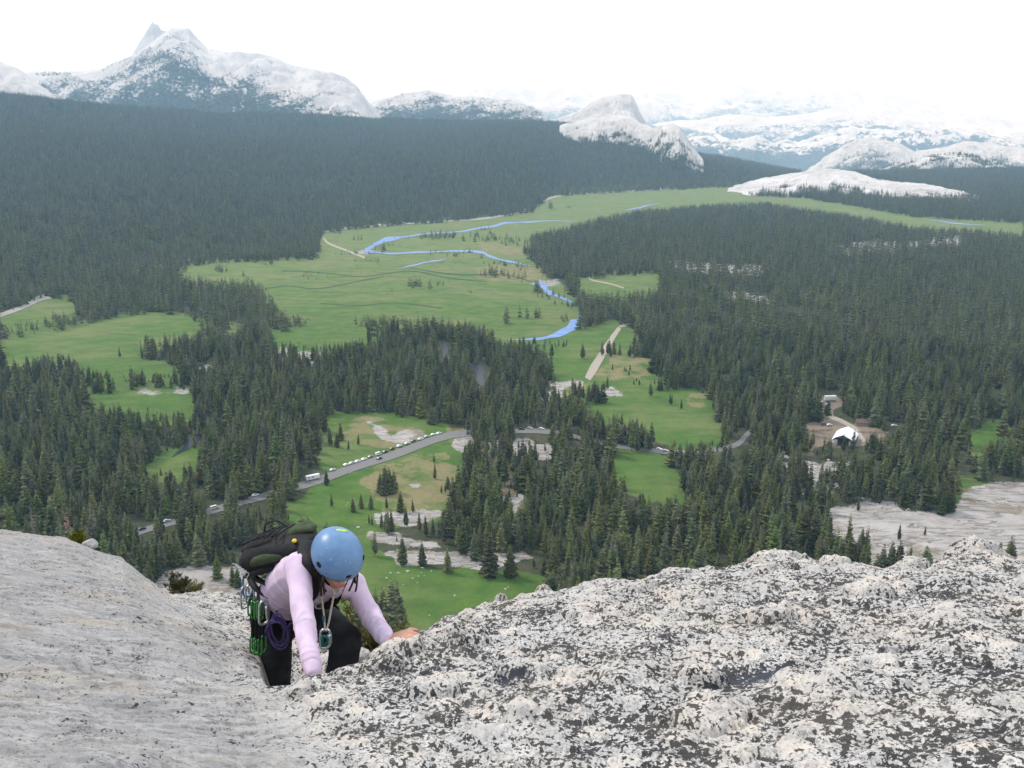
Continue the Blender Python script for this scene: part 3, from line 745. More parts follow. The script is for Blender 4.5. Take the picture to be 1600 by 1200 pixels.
slabc = n.mix(n.math('MULTIPLY', n.attr('flake'), n.step(n.noise(p, 30.0, 5, .7), .38, .58)), slabc, (0.11, 0.10, 0.09))
slabc = n.mix(n.math('MULTIPLY', n.step(n.noise(n.pos((1, 1.8, 1), (0, 0, .35), (3, 1, 0)), 1.6, 6, .65), .50, .66), .55), slabc, (0.40, 0.345, 0.275))
slabc = n.mix(n.math('MULTIPLY', n.step(n.noise(n.pos((1, 1.5, 1), (0, 0, .2), (7, 4, 0)), 2.4, 7, .7), .54, .64), .5), slabc, (0.19, 0.185, 0.18))
base = n.mix(rid, slabc, stone)
base = n.mix(n.math('MULTIPLY', kn, n.math('MULTIPLY', n.step(w2, .38, .6), .75)), base, (0.60, 0.52, 0.43))
speck = n.math('MULTIPLY', n.step(w4, .56, .66), .5)
base = n.mix(speck, base, (0.24, 0.235, 0.23))
# grey crust, then the black lichen itself
thr = n.math('ADD', n.math('MULTIPLY', n.math('SUBTRACT', l0, .5), .30), n.math('MULTIPLY', n.math('SUBTRACT', rid, .5), .10))
thr = n.math('SUBTRACT', thr, n.math('MULTIPLY', kn, .05))
thr = n.math('SUBTRACT', thr, n.math('MULTIPLY', rel, .03))
thr = n.math('ADD', thr, n.math('MULTIPLY', ba, .09))
crust = n.math('ADD', l2, thr)
base = n.mix(n.math('MULTIPLY', n.step(crust, .50, .60), .6), base, (0.20, 0.195, 0.19))
lich = n.math('ADD', n.math('ADD', n.math('MULTIPLY', l1, .62), n.math('MULTIPLY', l2, .38)), thr)
lichc = n.mix(n.step(w1, .4, .6), (0.022, 0.022, 0.024), (0.052, 0.048, 0.043))
base = n.mix(n.math('MULTIPLY', n.step(lich, .544, .568), .93), base, lichc)
base = n.mix(n.math('MULTIPLY', ba, n.step(l2, .35, .6)), base, (0.055, 0.065, 0.085))
hh = n.math('ADD', n.math('MULTIPLY', w3, .6), n.math('MULTIPLY', w4, .4))
nb = n.bump(hh, .55, .012)
rock = link('summit_rock', rock_me, n.finish(base, .92, nb, .15))
rock.location = (0, 0, CAM_Z)
tag(rock, 'knobbly lichen speckled granite summit with a smoother slab at left', kind='structure')
# ================================================================ trees
def foliage_mat(name, c1, c2):
    n = Nodes(name)
    rnd = n.n('ObjectInfo', out=5)
    p = n.pos()
    f = n.noise(p, 9.0, 3, .6)
    c = n.mix(n.step(f, .3, .7), c1, c2)
    hs = n.n('HueSaturation', Hue=n.math('ADD', n.math('MULTIPLY', rnd, .06), .462), Saturation=n.math('ADD', n.math('MULTIPLY', n.math('FRACT', n.math('MULTIPLY', rnd, 7.3)), .5), .78), Value=n.math('ADD', n.math('MULTIPLY', n.math('FRACT', n.math('MULTIPLY', rnd, 13.7)), .95), .58), Color=c)
    return n.finish(hs, .85, None, .15)
pine_mat = foliage_mat('pine_needles', (0.062, 0.082, 0.030), (0.118, 0.138, 0.052))
shrub_mat = foliage_mat('shrub_leaves', (0.10, 0.115, 0.03), (0.16, 0.16, 0.05))
dead_mat = simple('dead_twigs', (0.22, 0.19, 0.17), .9, .1, .25, 20)
rust_mat = simple('rusty_twigs', (0.36, 0.22, 0.14), .9, .1, .25, 20)
bark_mat = simple('bark', (0.24, 0.20, 0.17), .95, .1, .3, 12)

def crown_mesh(name, seed, radius, whorls, sprays, low=.10, slim=.9, bare=False, planes=2):
    """unit-height conifer crown: drooping sprays of needles around the trunk line"""
    rng = np.random.default_rng(seed)
    V = []; T = []
    lean = rng.uniform(-.012, .012, 2)
    def add(a, b, c_, d):
        i = len(V); V.extend([a, b, c_, d]); T.extend([(i, i + 1, i + 2), (i, i + 2, i + 3)])
    gap = rng.uniform(0, 2 * math.pi)
    for k in range(whorls):
        t = (k + rng.uniform(-.3, .3)) / whorls
        t = min(max(t, 0), .985)
        z = low + (1 - low) * t
        prof = (1 - t) ** slim * min(1, .55 + t * 3.2) + .04
        ph = rng.uniform(0, 6.28)
        for j in range(sprays):
            a = ph + 6.283 * j / sprays + rng.uniform(-.35, .35)
            L = radius * prof * rng.uniform(.62, 1.18) * (1 - .18 * (math.cos(a - gap) > .6))
            if rng.random() < (.55 if bare else .05): continue
            droop = rng.uniform(.25, .6) * L - .25 * L * t
            w = L * rng.uniform(.30, .48) * (.35 if bare else 1)
            dx, dy = math.cos(a), math.sin(a)
            cx, cy = lean[0] * z * 3, lean[1] * z * 3
            r0 = L * (.0 if bare else .05)
            base = np.array([cx + dx * r0, cy + dy * r0, z + L * .10])
            tip = np.array([cx + dx * L, cy + dy * L, z - droop + .22 * L])
            m = base * .45 + tip * .55
            side = np.array([-dy, dx, 0]) * w
            up = np.array([0, 0, L * .07])
            add(base, m + side - up, tip, m - side - up + up * rng.uniform(-1, 1))
            if planes > 1:
                hang = np.array([0, 0, -L * rng.uniform(.32, .55) * (.3 if bare else 1)])
                add(base + np.array([0, 0, L * .05]), base * .6 + tip * .4 + hang, tip + hang * .35, tip)
    if not bare:
        i = len(V); s = radius * .07
        V.extend([np.array([s, 0, .93]), np.array([-s * .5, s * .87, .93]), np.array([-s * .5, -s * .87, .93]), np.array([lean[0] * 3, lean[1] * 3, 1.0])])
        T.extend([(i, i + 1, i + 3), (i + 1, i + 2, i + 3), (i + 2, i, i + 3)])
    return np_mesh(name, np.array(V), None, np.array(T))
def trunk_mesh(name, r, sides=6, top=.93):
    V = []; Q = []
    zs = (-.02, .03, .35, .7, top); rs = (r * 1.25, r, r * .75, r * .42, r * .08)
    for z, q in zip(zs, rs):
        for k in range(sides):
            a = 6.283 * k / sides; V.append((math.cos(a) * q, math.sin(a) * q, z))
    for i in range(len(zs) - 1):
        for k in range(sides):
            Q.append((i * sides + k, i * sides + (k + 1) % sides, (i + 1) * sides + (k + 1) % sides, (i + 1) * sides + k))
    return np_mesh(name, V, Q)
KINDS = []   # (crown mesh, trunk mesh)
for i, (rad, wh, sp, low, slim) in enumerate(((.190, 24, 9, .06, .9), (.150, 26, 8, .10, .75), (.225, 22, 9, .05, .95), (.170, 23, 8, .16, .65), (.25, 19, 10, .04, .7), (.125, 26, 7, .14, .8))):
    c_ = crown_mesh('pine_crown', 100 + i, rad, wh, sp, low, slim); c_.materials.append(pine_mat)
    t_ = trunk_mesh('pine_trunk', .012); t_.materials.append(bark_mat)
    KINDS.append((c_, t_))
SNAG = []
for i in range(2):
    c_ = crown_mesh('snag_twigs', 140 + i, .10 + .02 * i, 20, 6, .2, .6, bare=True); c_.materials.append(dead_mat)
    t_ = trunk_mesh('snag_trunk', .011, 6, .99); t_.materials.append(dead_mat)
    SNAG.append((c_, t_))
rust_c = crown_mesh('rust_twigs', 150, .17, 34, 8, .12, .7, bare=True); rust_c.materials.append(rust_mat)

# the collection the forest copies from: light versions of the same kinds, never linked to the scene itself
src = bpy.data.collections.new('forest_kinds')
def joined(name, crown, trunk_r, mat, tm=None, sides=4):
    trunk = trunk_mesh('t', trunk_r, sides)
    nv = len(crown.vertices)
    cv = np.empty(nv * 3); crown.vertices.foreach_get('co', cv)
    tv = np.empty(len(trunk.vertices) * 3); trunk.vertices.foreach_get('co', tv)
    tris = [tuple(pg.vertices) for pg in crown.polygons]; quads = [tuple(v + nv for v in pg.vertices) for pg in trunk.polygons]
    me = np_mesh(name, np.concatenate([cv, tv]).reshape(-1, 3), quads, tris)
    me.materials.append(mat); me.materials.append(tm or bark_mat)
    idx = np.zeros(len(me.polygons), np.int32); idx[:len(quads)] = 1
    me.polygons.foreach_set('material_index', idx)
    bpy.data.meshes.remove(trunk)
    o = bpy.data.objects.new(name, me); src.objects.link(o)
    return o
SHAPES = ((.190, .06, .9), (.150, .10, .75), (.225, .05, .95), (.175, .16, .65), (.24, .04, .7), (.13, .14, .8))
for i, (rad, low, slim) in enumerate(SHAPES):          # 0-5 nearer, 6-11 farther
    joined('kind_%02d' % i, crown_mesh('k', 200 + i, rad, 20, 7, low, slim), .012, pine_mat)
for i, (rad, low, slim) in enumerate(SHAPES):
    joined('kind_%02d' % (6 + i), crown_mesh('k', 220 + i, rad * 1.1, 9, 5, low, slim), .012, pine_mat, None, 3)
joined('kind_12', crown_mesh('k', 240, .11, 18, 6, .2, .6, bare=True), .012, dead_mat, dead_mat)

# ---------------------------------------------------------------- where trees stand
rng = np.random.default_rng(11)
def any_poly(px, py, polys):
    m = np.zeros(px.shape, bool)
    for q in polys: m |= in_poly(px, py, q)
    return m
def scatter(r0, r1, per_area, hmin, hmax, a0=-31, a1=31):
    area = .5 * R(a1 - a0) * (r1 ** 2 - r0 ** 2)
    k = int(area / per_area)
    a = rng.uniform(R(a0), R(a1), k); r = np.sqrt(rng.uniform(r0 ** 2, r1 ** 2, k))
    x, y = r * np.sin(a), r * np.cos(a)
    z = land_z(x, y)
    h = rng.uniform(hmin, hmax, k) * (1 + .22 * fbm(x / 90, y / 90, 2, 70)) * rng.uniform(.55, 1.12, k)
    dens = .75 * fbm(x / 60, y / 60, 3, 71) + .55 * fbm(x / 22, y / 22, 2, 74)
    keep = rng.random(k) < np.clip(.80 + 1.3 * dens, .10, 1)
    x, y, z, h = x[keep], y[keep], z[keep], h[keep]
    bad = np.zeros(x.shape, bool)
    for f in (0, .14, .28, .42, .56, .7, .84, .97):
        px, py = to_px(x, y, z + h * f)
        wpx = h * .13 * (1 - f) * F_PX / np.hypot(x, y)
        bad |= any_poly(px, py, GAPS) | any_poly(px - wpx, py, GAPS) | any_poly(px + wpx, py, GAPS)
    for f in (0.0, .35, .7, .92):
        px, py = to_px(x, y, z + h * f)
        kk = np.clip(700 / np.hypot(x, y), .25, 1.3)
        kx = kk * (16 * fbm(x / 30, y / 30, 3, 72) + rng.normal(0, 4, x.shape)); ky = kk * (9 * fbm(x / 30, y / 30, 3, 73) + rng.normal(0, 2, x.shape))
        bad |= any_poly(px + kx, py + ky, CLEAR)
    px, py = to_px(x, y, z)
    sp = any_poly(px, py, SPARSE)
    bad |= sp & (rng.random(x.shape) < .62)
    return np.stack([x[~bad], y[~bad], z[~bad], h[~bad]], 1)
near_t = scatter(345, 1150, 34, 14, 26)
mid_t = scatter(1150, 2100, 44, 15, 25)
far_t = scatter(2100, 5300, 55, 16, 25)
young_t = scatter(345, 1500, 60, 3, 9)
# no trees where the whaleback of granite stands
def off_mountains(t):
    return t
# hand-placed trees and clumps out on the meadows: photo x, y of the foot, how many, spread in photo px, height m
CLUMPS = [(575,398,6,12,2,8),(612,384,8,16,2,7),(655,371,8,16,2,8),(700,367,8,20,2,9),(735,395,8,20,2,8),(690,396,7,20,2,7),(800,414,9,18,3,9),(820,420,8,12,3,10),(760,360,7,16,2,9),(885,500,7,10,5,9),(912,505,8,8,6,12),(850,462,7,10,4,10),(600,383,12,30,4,5),(640,372,10,30,4,5),(700,398,14,60,3,5),(780,412,10,30,4,6),(845,445,10,22,8,7),(870,468,12,26,8,8),(890,478,12,16,6,9),(830,538,14,40,4,8),(870,540,5,14,3,5),(540,420,16,60,14,4),(700,412,14,70,8,4),(800,340,10,60,4,5),(915,470,16,22,12,13),(930,490,12,20,10,14),(950,480,10,20,10,14),(1190,660,6,20,10,15),(1230,690,10,30,12,18),(1245,740,9,20,16,18),(1330,760,9,24,12,18),(1290,760,5,16,12,16),(650,448,9,14,4,15),(672,452,3,4,2,13),(690,446,5,10,3,9),(612,455,2,3,1,9),(730,458,2,4,2,9),(690,372,34,28,5,14),(760,374,22,34,6,14),(800,380,14,16,6,14),(600,392,10,14,3,13),
 (752,404,1,1,1,17),(720,401,8,14,2,8),(770,430,16,24,4,15),(800,434,10,18,4,14),(838,455,6,5,5,18),(792,505,3,6,3,19),(824,500,2,2,2,17),(812,496,1,1,1,15),(840,496,4,8,2,15),(525,367,4,8,3,15),(560,376,3,8,3,14),(540,396,8,20,5,9),(580,409,14,24,3,7),(480,432,10,30,6,7),
 (860,325,5,5,3,22),(890,326,3,8,2,18),(850,318,3,6,2,20),(880,544,1,1,1,13),(912,558,3,6,3,15),(940,556,2,3,2,15),(951,552,3,4,3,15),(972,556,6,20,4,13),(1035,610,6,14,4,13),(1018,620,1,1,1,12),(1048,632,2,3,2,11),(1065,640,2,3,2,11),(950,608,2,6,2,10),(905,618,10,18,6,13),(925,628,14,14,6,15),(980,580,6,30,6,6),(1000,600,6,30,5,5),
 (187,558,1,1,1,15),(85,502,1,2,1,16),(92,500,5,10,2,12),(160,612,9,14,5,15),(205,608,3,5,4,18),(225,600,4,10,4,15),(250,604,3,6,2,13),(275,602,2,4,2,13),(420,412,6,16,3,10),(1340,892,12,34,8,19),(1390,900,10,40,6,16),(1440,905,7,24,5,14),(1300,870,8,16,14,20),(1575,890,9,40,5,15),(1270,655,4,10,3,14),(1335,652,5,10,3,14),(1262,704,6,12,4,15),(1358,706,7,12,4,16),(1380,712,6,10,5,16),(1292,712,5,10,4,15),(1410,695,6,10,5,16),(1398,655,4,8,3,15),(1288,650,3,5,2,12),(345,424,8,10,4,14),(380,432,2,2,1,10)]
SOLO = [   # photo x, y of the foot, height m, crown kind, label
 (608,772,17,4,'bushy pine clump standing alone in the meadow below the parked cars'),
 (600,774,15,4,None),(594,770,14,2,None),(616,770,15,4,None),(603,768,17,4,None),
 (680,748,11,1,'slim lone pine in the dry meadow right of the bushy clump'),
 (678,722,7,1,'small slim pine highest in the dry meadow'),
 (630,883,17,2,'pine on the pale slab just right of the blue helmet'),(660,885,14,2,'pine on the pale slab, middle one of the row right of the helmet'),(700,896,14,2,'pine at the meadow edge, rightmost single tree of the slab row'),
 (552,800,10,2,'small pine left of the thin pair in the car meadow'),(515,690,12,1,'pine beside the sandy patch above the car road'),(510,758,11,2,'dark pine standing over the road by the white caravan'),
 (518,792,9,1,None),(564,794,10,2,None),(580,795,10,2,None),(626,800,14,2,None),(604,795,9,1,None),(645,800,9,1,None),(690,770,6,1,None),(696,768,6,1,None),
 (560,695,9,1,None),(545,703,8,1,None),(532,688,15,2,None),(517,697,14,1,None),(527,699,12,2,None),
 (596,826,10,1,None),(603,832,13,1,None),(612,834,15,1,None),(607,835,15,1,None),(635,822,13,1,None),(655,830,12,1,None),(665,838,13,1,None),(676,838,11,1,None),(690,836,13,1,None),(577,818,6,1,None),(581,820,6,1,None),
 (742,876,18,2,None),(765,900,24,4,'broad dark pine at the upper edge of the near meadow'),(798,902,18,4,'dark bushy pine right of the broad one at the near meadow'),(750,872,17,2,None),
 (1404,845,10,1,'small pine alone on the big granite slab at right'),(1340,800,9,1,None),(1478,800,17,2,None),(1470,806,15,2,None),(1488,804,16,1,None),(1445,838,6,1,None),
 (1325,860,22,5,None),(1352,875,20,5,None),(1420,885,12,1,None),(1332,705,17,1,'pine in front of the white marquee mouth'),(1318,704,13,1,None),
 (600,985,22,2,None),(612,990,26,4,'dark pine behind the outstretched pink sleeve'),(624,984,24,2,'dark pine at the lower corner of the near meadow'),(590,995,24,2,None),(565,985,22,4,None),(578,1000,24,2,None),
 (620,847,4,1,None),(240,905,20,1,None),(255,895,18,3,None),(340,905,15,2,'pine between the left slab and the backpack'),(365,915,12,2,None),(372,918,11,4,None),
]
solo_rows = []
for cx, cy, k, sx, sy, h in CLUMPS:
    for _ in range(k):
        px, py = cx + rng.normal(0, sx * .5), cy + rng.normal(0, sy * .5)
        x, y = at_z(px, py); solo_rows.append((float(x), float(y), 0.0, h * rng.uniform(.6, 1.25)))
lone = np.array(solo_rows); lone[:, 2] = land_z(lone[:, 0], lone[:, 1])
near_all = np.concatenate([near_t, lone[np.hypot(lone[:, 0], lone[:, 1]) < 1000]]); far_lone = lone[np.hypot(lone[:, 0], lone[:, 1]) >= 1000]
# mountains: trees where the ground is wooded, out to what still reads as single trees
mt = []
for (o_, X, Y, Z, tree), cnt in zip(MOUNTAINS, (0, 16000, 2500, 0, 6000, 900, 1200, 0, 0, 0, 2500, 2500, 1300)):
    if not cnt: continue
    ok = np.argwhere((tree > -.16 + .3 * rng.random(X.shape)) & (np.arange(len(X))[:, None] < len(X) * .8) & (Z > land_z(X, Y) - 2))
    if not len(ok): continue
    i = ok[rng.integers(0, len(ok), cnt)]
    x, y, z = X[i[:, 0], i[:, 1]], Y[i[:, 0], i[:, 1]], Z[i[:, 0], i[:, 1]]
    jx, jy = rng.normal(0, 6, cnt), rng.normal(0, 6, cnt)
    mt.append(np.stack([x + jx, y + jy, z - 1.0, rng.uniform(11, 20, cnt)], 1))
mt = np.concatenate(mt)

# ---------------------------------------------------------------- the largest in the picture become trees of their own
px, py = to_px(near_all[:, 0], near_all[:, 1], near_all[:, 2]); tx, ty = to_px(near_all[:, 0], near_all[:, 1], near_all[:, 2] + near_all[:, 3])
sky_a = np.concatenate([[p_[0] for p_ in EDGE_Y], [c_[0] for c_ in CREST if c_[0] > 600]]); sky_y = np.concatenate([[p_[1] for p_ in EDGE_Y], [c_[1] for c_ in CREST if c_[0] > 600]])
crest = np.interp(px, sky_a, sky_y)
vis = np.clip(np.minimum(py, crest) - ty, 0, None)
vis = np.where((tx > 4) & (tx < 1596) & (ty < crest - 8), vis, 0)
vis = np.where((tx > 385) & (tx < 560) & (ty > 830), 0, vis)
order = np.argsort(-vis)
N_SOLO = len(SOLO)
pick = order[:285 - N_SOLO]
own = near_all[pick]; rest = np.delete(near_all, pick, 0)
GROUP = 'lodgepole pines standing nearest the summit rock'
def make_tree(name, x, y, z, h, kind, label, group, rot):
    t = empty(name, (x, y, z), rot); t.scale = (h, h, h)
    tag(t, label, 'tree', group)
    c_, tr = kind
    o = bpy.data.objects.new('crown', c_); COL.objects.link(o); o.parent = t
    o = bpy.data.objects.new('trunk', tr); COL.objects.link(o); o.parent = t
    return t
def copy_tree(t, loc, h, rot, label, kind):
    c_ = t.copy(); COL.objects.link(c_)
    c_.location = loc; c_.scale = (h, h, h); c_.rotation_euler = (0, 0, rot); c_['label'] = label
    for ch, me in zip(sorted(t.children, key=lambda o: o.name), kind):
        d = ch.copy(); d.data = me; COL.objects.link(d); d.parent = c_
    return c_
first_tree = None
def add_pine(x, y, z, h, k, label):
    global first_tree
    rot = float(rng.uniform(0, 6.28))
    if first_tree is None:
        first_tree = make_tree('pine_tree', x, y, z, h, KINDS[k], label, GROUP, rot)
        bpy.context.view_layer.update()
        return first_tree
    return copy_tree(first_tree, (x, y, z), h, rot, label, KINDS[k])
REGIONS = [
 ([(0,600),(240,600),(260,930),(0,930)], 'green pine in the dense stand beyond the left slab'),
 ([(240,600),(420,600),(420,770),(300,800),(250,930)], 'green pine in the stand around the near road at left'),
 ([(300,770),(520,750),(520,1000),(250,1000)], 'green pine in the young stand behind the backpack'),
 ([(520,780),(760,780),(760,860),(520,860)], 'pine in the groves along the pale slabs above the helmet'),
 ([(560,860),(760,860),(760,1100),(560,1100)], 'dark pine at the foot of the rock beside the near meadow'),
 ([(700,640),(880,640),(880,1000),(700,1000)], 'green pine in the broken stand above the near meadow'),
 ([(880,640),(1080,640),(1080,1000),(880,1000)], 'green pine in the dense stand above the middle of the ridge'),
 ([(1080,640),(1290,640),(1290,1000),(1080,1000)], 'green pine in the dense stand left of the big granite slab'),
 ([(1290,640),(1600,640),(1600,800),(1290,800)], 'green pine between the stable yard and the granite slab'),
 ([(1290,800),(1620,800),(1620,1000),(1290,1000)], 'pine fringing the big granite slab behind the ridge'),
]
def region_label(px, py):
    for q, lab in REGIONS:
        if in_poly(np.array([px]), np.array([py]), q)[0]: return lab
    return 'green pine in the forest of the middle valley'
for (px_, py_, h, k, lab) in SOLO:
    x, y = at_z(px_, py_); z = float(land_z(np.array([float(x)]), np.array([float(y)]))[0])
    add_pine(float(x), float(y), z, h, k, lab or region_label(px_, py_))
for (x, y, z, h) in own:
    a_, b_ = to_px(x, y, z)
    add_pine(float(x), float(y), float(z), float(h), int(rng.choice([0, 0, 1, 2, 3, 4, 5])), region_label(float(a_), min(float(b_), 999)))
# dead grey snags, each by its neighbours
for px_, py_, h, k in ((612,880,0,0),(1195,805,17,0),(1232,862,19,1),(1113,862,22,1),(960,885,23,0),(738,705,22,0),(866,742,17,1),(790,790,15,1),(70,700,20,0),(55,760,16,1),(222,745,17,0),(1548,600,24,1),(1440,560,22,0),(1436,712,15,1),(920,840,18,1)):
    if h == 0: continue
    x, y = at_z(px_, py_)
    make_tree('dead_tree', float(x), float(y), float(land_z(np.array([float(x)]), np.array([float(y)]))[0]), h, SNAG[k], 'bare grey dead pine standing among the green ones', 'grey dead pines in the valley forest', px_)
x, y = at_z(113, 865)
t = make_tree('dead_tree', float(x), float(y), 0, 24, (rust_c, SNAG[0][1]), 'rusty brown dead pine rising behind the left slab edge', None, 1.0)
# ---------------------------------------------------------------- everything farther: the forest
def forest(name, rows, near_kinds, label):
    k = len(rows)
    me = bpy.data.meshes.new(name)
    me.vertices.add(k); me.vertices.foreach_set('co', rows[:, :3].astype(np.float32).ravel())
    d = np.hypot(rows[:, 0], rows[:, 1])
    idx = rng.choice([0, 0, 1, 1, 2, 3, 3, 4, 5], k) + np.where(d > near_kinds, 6, 0)
    idx = np.where(rng.random(k) < .028, 12, idx)
    a = me.attributes.new('idx', 'INT', 'POINT'); a.data.foreach_set('value', idx.astype(np.int32))
    a = me.attributes.new('rot', 'FLOAT_VECTOR', 'POINT'); rv = np.zeros((k, 3), np.float32); rv[:, 2] = rng.uniform(0, 6.28, k); rv[:, :2] = rng.normal(0, .025, (k, 2)); a.data.foreach_set('vector', rv.ravel())
    a = me.attributes.new('size', 'FLOAT_VECTOR', 'POINT'); w = rng.uniform(.85, 1.25, k) * rows[:, 3]
    a.data.foreach_set('vector', np.stack([w, w, rows[:, 3]], 1).astype(np.float32).ravel())
    o = link(name, me, None, None, False)
    g = bpy.data.node_groups.new(name, 'GeometryNodeTree')
    g.interface.new_socket('Geometry', in_out='INPUT', socket_type='NodeSocketGeometry')
    g.interface.new_socket('Geometry', in_out='OUTPUT', socket_type='NodeSocketGeometry')
    gi = g.nodes.new('NodeGroupInput'); go = g.nodes.new('NodeGroupOutput')
    ci = g.nodes.new('GeometryNodeCollectionInfo'); ci.inputs['Collection'].default_value = src
    ci.inputs['Separate Children'].default_value = True; ci.inputs['Reset Children'].default_value = True
    ip = g.nodes.new('GeometryNodeInstanceOnPoints'); ip.inputs['Pick Instance'].default_value = True
    def na(nm, ty):
        q = g.nodes.new('GeometryNodeInputNamedAttribute'); q.data_type = ty; q.inputs['Name'].default_value = nm
        return [s for s in q.outputs if s.enabled and s.name == 'Attribute'][0]
    g.links.new(gi.outputs[0], ip.inputs['Points']); g.links.new(ci.outputs[0], ip.inputs['Instance'])
    g.links.new(na('idx', 'INT'), ip.inputs['Instance Index'])
    e2r = g.nodes.new('FunctionNodeEulerToRotation'); g.links.new(na('rot', 'FLOAT_VECTOR'), e2r.inputs[0])
    g.links.new(e2r.outputs[0], ip.inputs['Rotation']); g.links.new(na('size', 'FLOAT_VECTOR'), ip.inputs['Scale'])
    g.links.new(ip.outputs[0], go.inputs[0])
    md = o.modifiers.new('forest', 'NODES'); md.node_group = g
    tag(o, label, 'forest', None, 'stuff')
    return o
forest('forest', np.concatenate([rest, young_t, mid_t, far_lone]), 1050, 'dark pine forest covering the valley floor around the meadows')
forest('forest', far_t, 0, 'dark pine forest covering the long far slope')
forest('forest', mt, 0, 'scattered trees on the granite mountains')
print('TREES', len(near_t), len(mid_t), len(far_t), len(mt), 'own', len(own) + N_SOLO)
# ================================================================ the climber
def ell_tube(bm, pts, side, n=16):
    """pts: (centre, half width along side, half depth). A closed tube of elliptical rings with rounded ends."""
    P = [Vector(p[0]) for p in pts]
    rings = []
    for i, (c_, a, b) in enumerate(pts):
        t = (P[min(i + 1, len(P) - 1)] - P[max(i - 1, 0)]).normalized()
        s = (Vector(side) - t * t.dot(Vector(side))).normalized(); u = t.cross(s)
        rings.append((Vector(c_), s, u, a, b, t))
    full = []
    c_, s, u, a, b, t = rings[0]
    for f in (.92, .55): full.append((c_ - t * min(a, b) * f, s, u, a * math.sqrt(1 - f * f), b * math.sqrt(1 - f * f)))
    full += [r[:5] for r in rings]
    c_, s, u, a, b, t = rings[-1]
    for f in (.55, .92): full.append((c_ + t * min(a, b) * f, s, u, a * math.sqrt(1 - f * f), b * math.sqrt(1 - f * f)))
    prev = None; first = None
    for c_, s, u, a, b in full:
        ring = [bm.verts.new(c_ + s * (a * math.cos(6.28318 * k / n)) + u * (b * math.sin(6.28318 * k / n))) for k in range(n)]
        if prev:
            for k in range(n): bm.faces.new((prev[k], prev[(k + 1) % n], ring[(k + 1) % n], ring[k]))
        else: first = ring
        prev = ring
    bm.faces.new(list(reversed(first))); bm.faces.new(prev)
def ellipsoid(bm, c_, ax, ay, az_, nu=20, nv=14, keep=None):
    """ellipsoid with three (vector) half axes"""
    M = Matrix((ax, ay, az_)).transposed()
    V = []
    for i in range(nv + 1):
        th = math.pi * i / nv
        V.append([bm.verts.new(Vector(c_) + M @ Vector((math.sin(th) * math.cos(6.28318 * k / nu), math.sin(th) * math.sin(6.28318 * k / nu), math.cos(th)))) for k in range(nu if 0 < i < nv else 1)])
    for i in range(nv):
        a, b = V[i], V[i + 1]
        for k in range(nu):
            if len(a) == 1: bm.faces.new((a[0], b[k], b[(k + 1) % nu]))
            elif len(b) == 1: bm.faces.new((a[k], b[0], a[(k + 1) % nu]))
            else: bm.faces.new((a[k], b[k], b[(k + 1) % nu], a[(k + 1) % nu]))
def to_mesh(bm, name):
    bmesh.ops.recalc_face_normals(bm, faces=bm.faces)
    me = bpy.data.meshes.new(name); bm.to_mesh(me); bm.free()
    return me
def fuse(bm, name, voxel, iters=4, factor=.5):
    """one continuous skin from overlapping closed shapes"""
    me = to_mesh(bm, name + '_raw')
    o = bpy.data.objects.new('raw', me); COL.objects.link(o)
    m = o.modifiers.new('r', 'REMESH'); m.mode = 'VOXEL'; m.voxel_size = voxel
    m = o.modifiers.new('s', 'SMOOTH'); m.factor = factor; m.iterations = iters
    dg = bpy.context.evaluated_depsgraph_get()
    out = bpy.data.meshes.new_from_object(o.evaluated_get(dg)); out.name = name
    bpy.data.objects.remove(o); bpy.data.meshes.remove(me)
    return out
def wrinkle(me, fn):
    k = len(me.vertices); co = np.empty(k * 3, np.float32); me.vertices.foreach_get('co', co); co = co.reshape(-1, 3)
    no = np.empty(k * 3, np.float32); me.vertices.foreach_get('normal', no); no = no.reshape(-1, 3)
    co = co + no * fn(co)[:, None]
    me.vertices.foreach_set('co', co.astype(np.float32).ravel()); me.update()
def cord(bm, pts, r, n=8, closed=False, sub=4):
    P = [Vector(p) for p in pts]
    Q = []
    m = len(P)
    for i in range(m if closed else m - 1):
        g = lambda k: P[k % m] if closed else P[min(max(k, 0), m - 1)]
        a, b, c_, d = g(i - 1), g(i), g(i + 1), g(i + 2)
        for s in range(sub):
            f = s / sub
            Q.append(.5 * (2 * b + (c_ - a) * f + (2 * a - 5 * b + 4 * c_ - d) * f * f + (3 * b - a - 3 * c_ + d) * f ** 3))
    if not closed: Q.append(P[-1])
    k = len(Q); rings = []
    up = Vector((.13, .37, .92))
    for i in range(k):
        t = (Q[(i + 1) % k] - Q[i - 1]) if closed else (Q[min(i + 1, k - 1)] - Q[max(i - 1, 0)])
        if t.length < 1e-7: t = Vector((0, 0, 1))
        t.normalize(); s = t.cross(up)
        if s.length < .05: s = t.cross(Vector((1, 0, 0)))
        s.normalize(); u = t.cross(s)
        rings.append([bm.verts.new(Q[i] + s * (r * math.cos(6.28318 * j / n)) + u * (r * math.sin(6.28318 * j / n))) for j in range(n)])
    for i in range(k if closed else k - 1):
        a, b = rings[i], rings[(i + 1) % k]
        for j in range(n): bm.faces.new((a[j], a[(j + 1) % n], b[(j + 1) % n], b[j]))
    if not closed:
        bm.faces.new(list(reversed(rings[0]))); bm.faces.new(rings[-1])
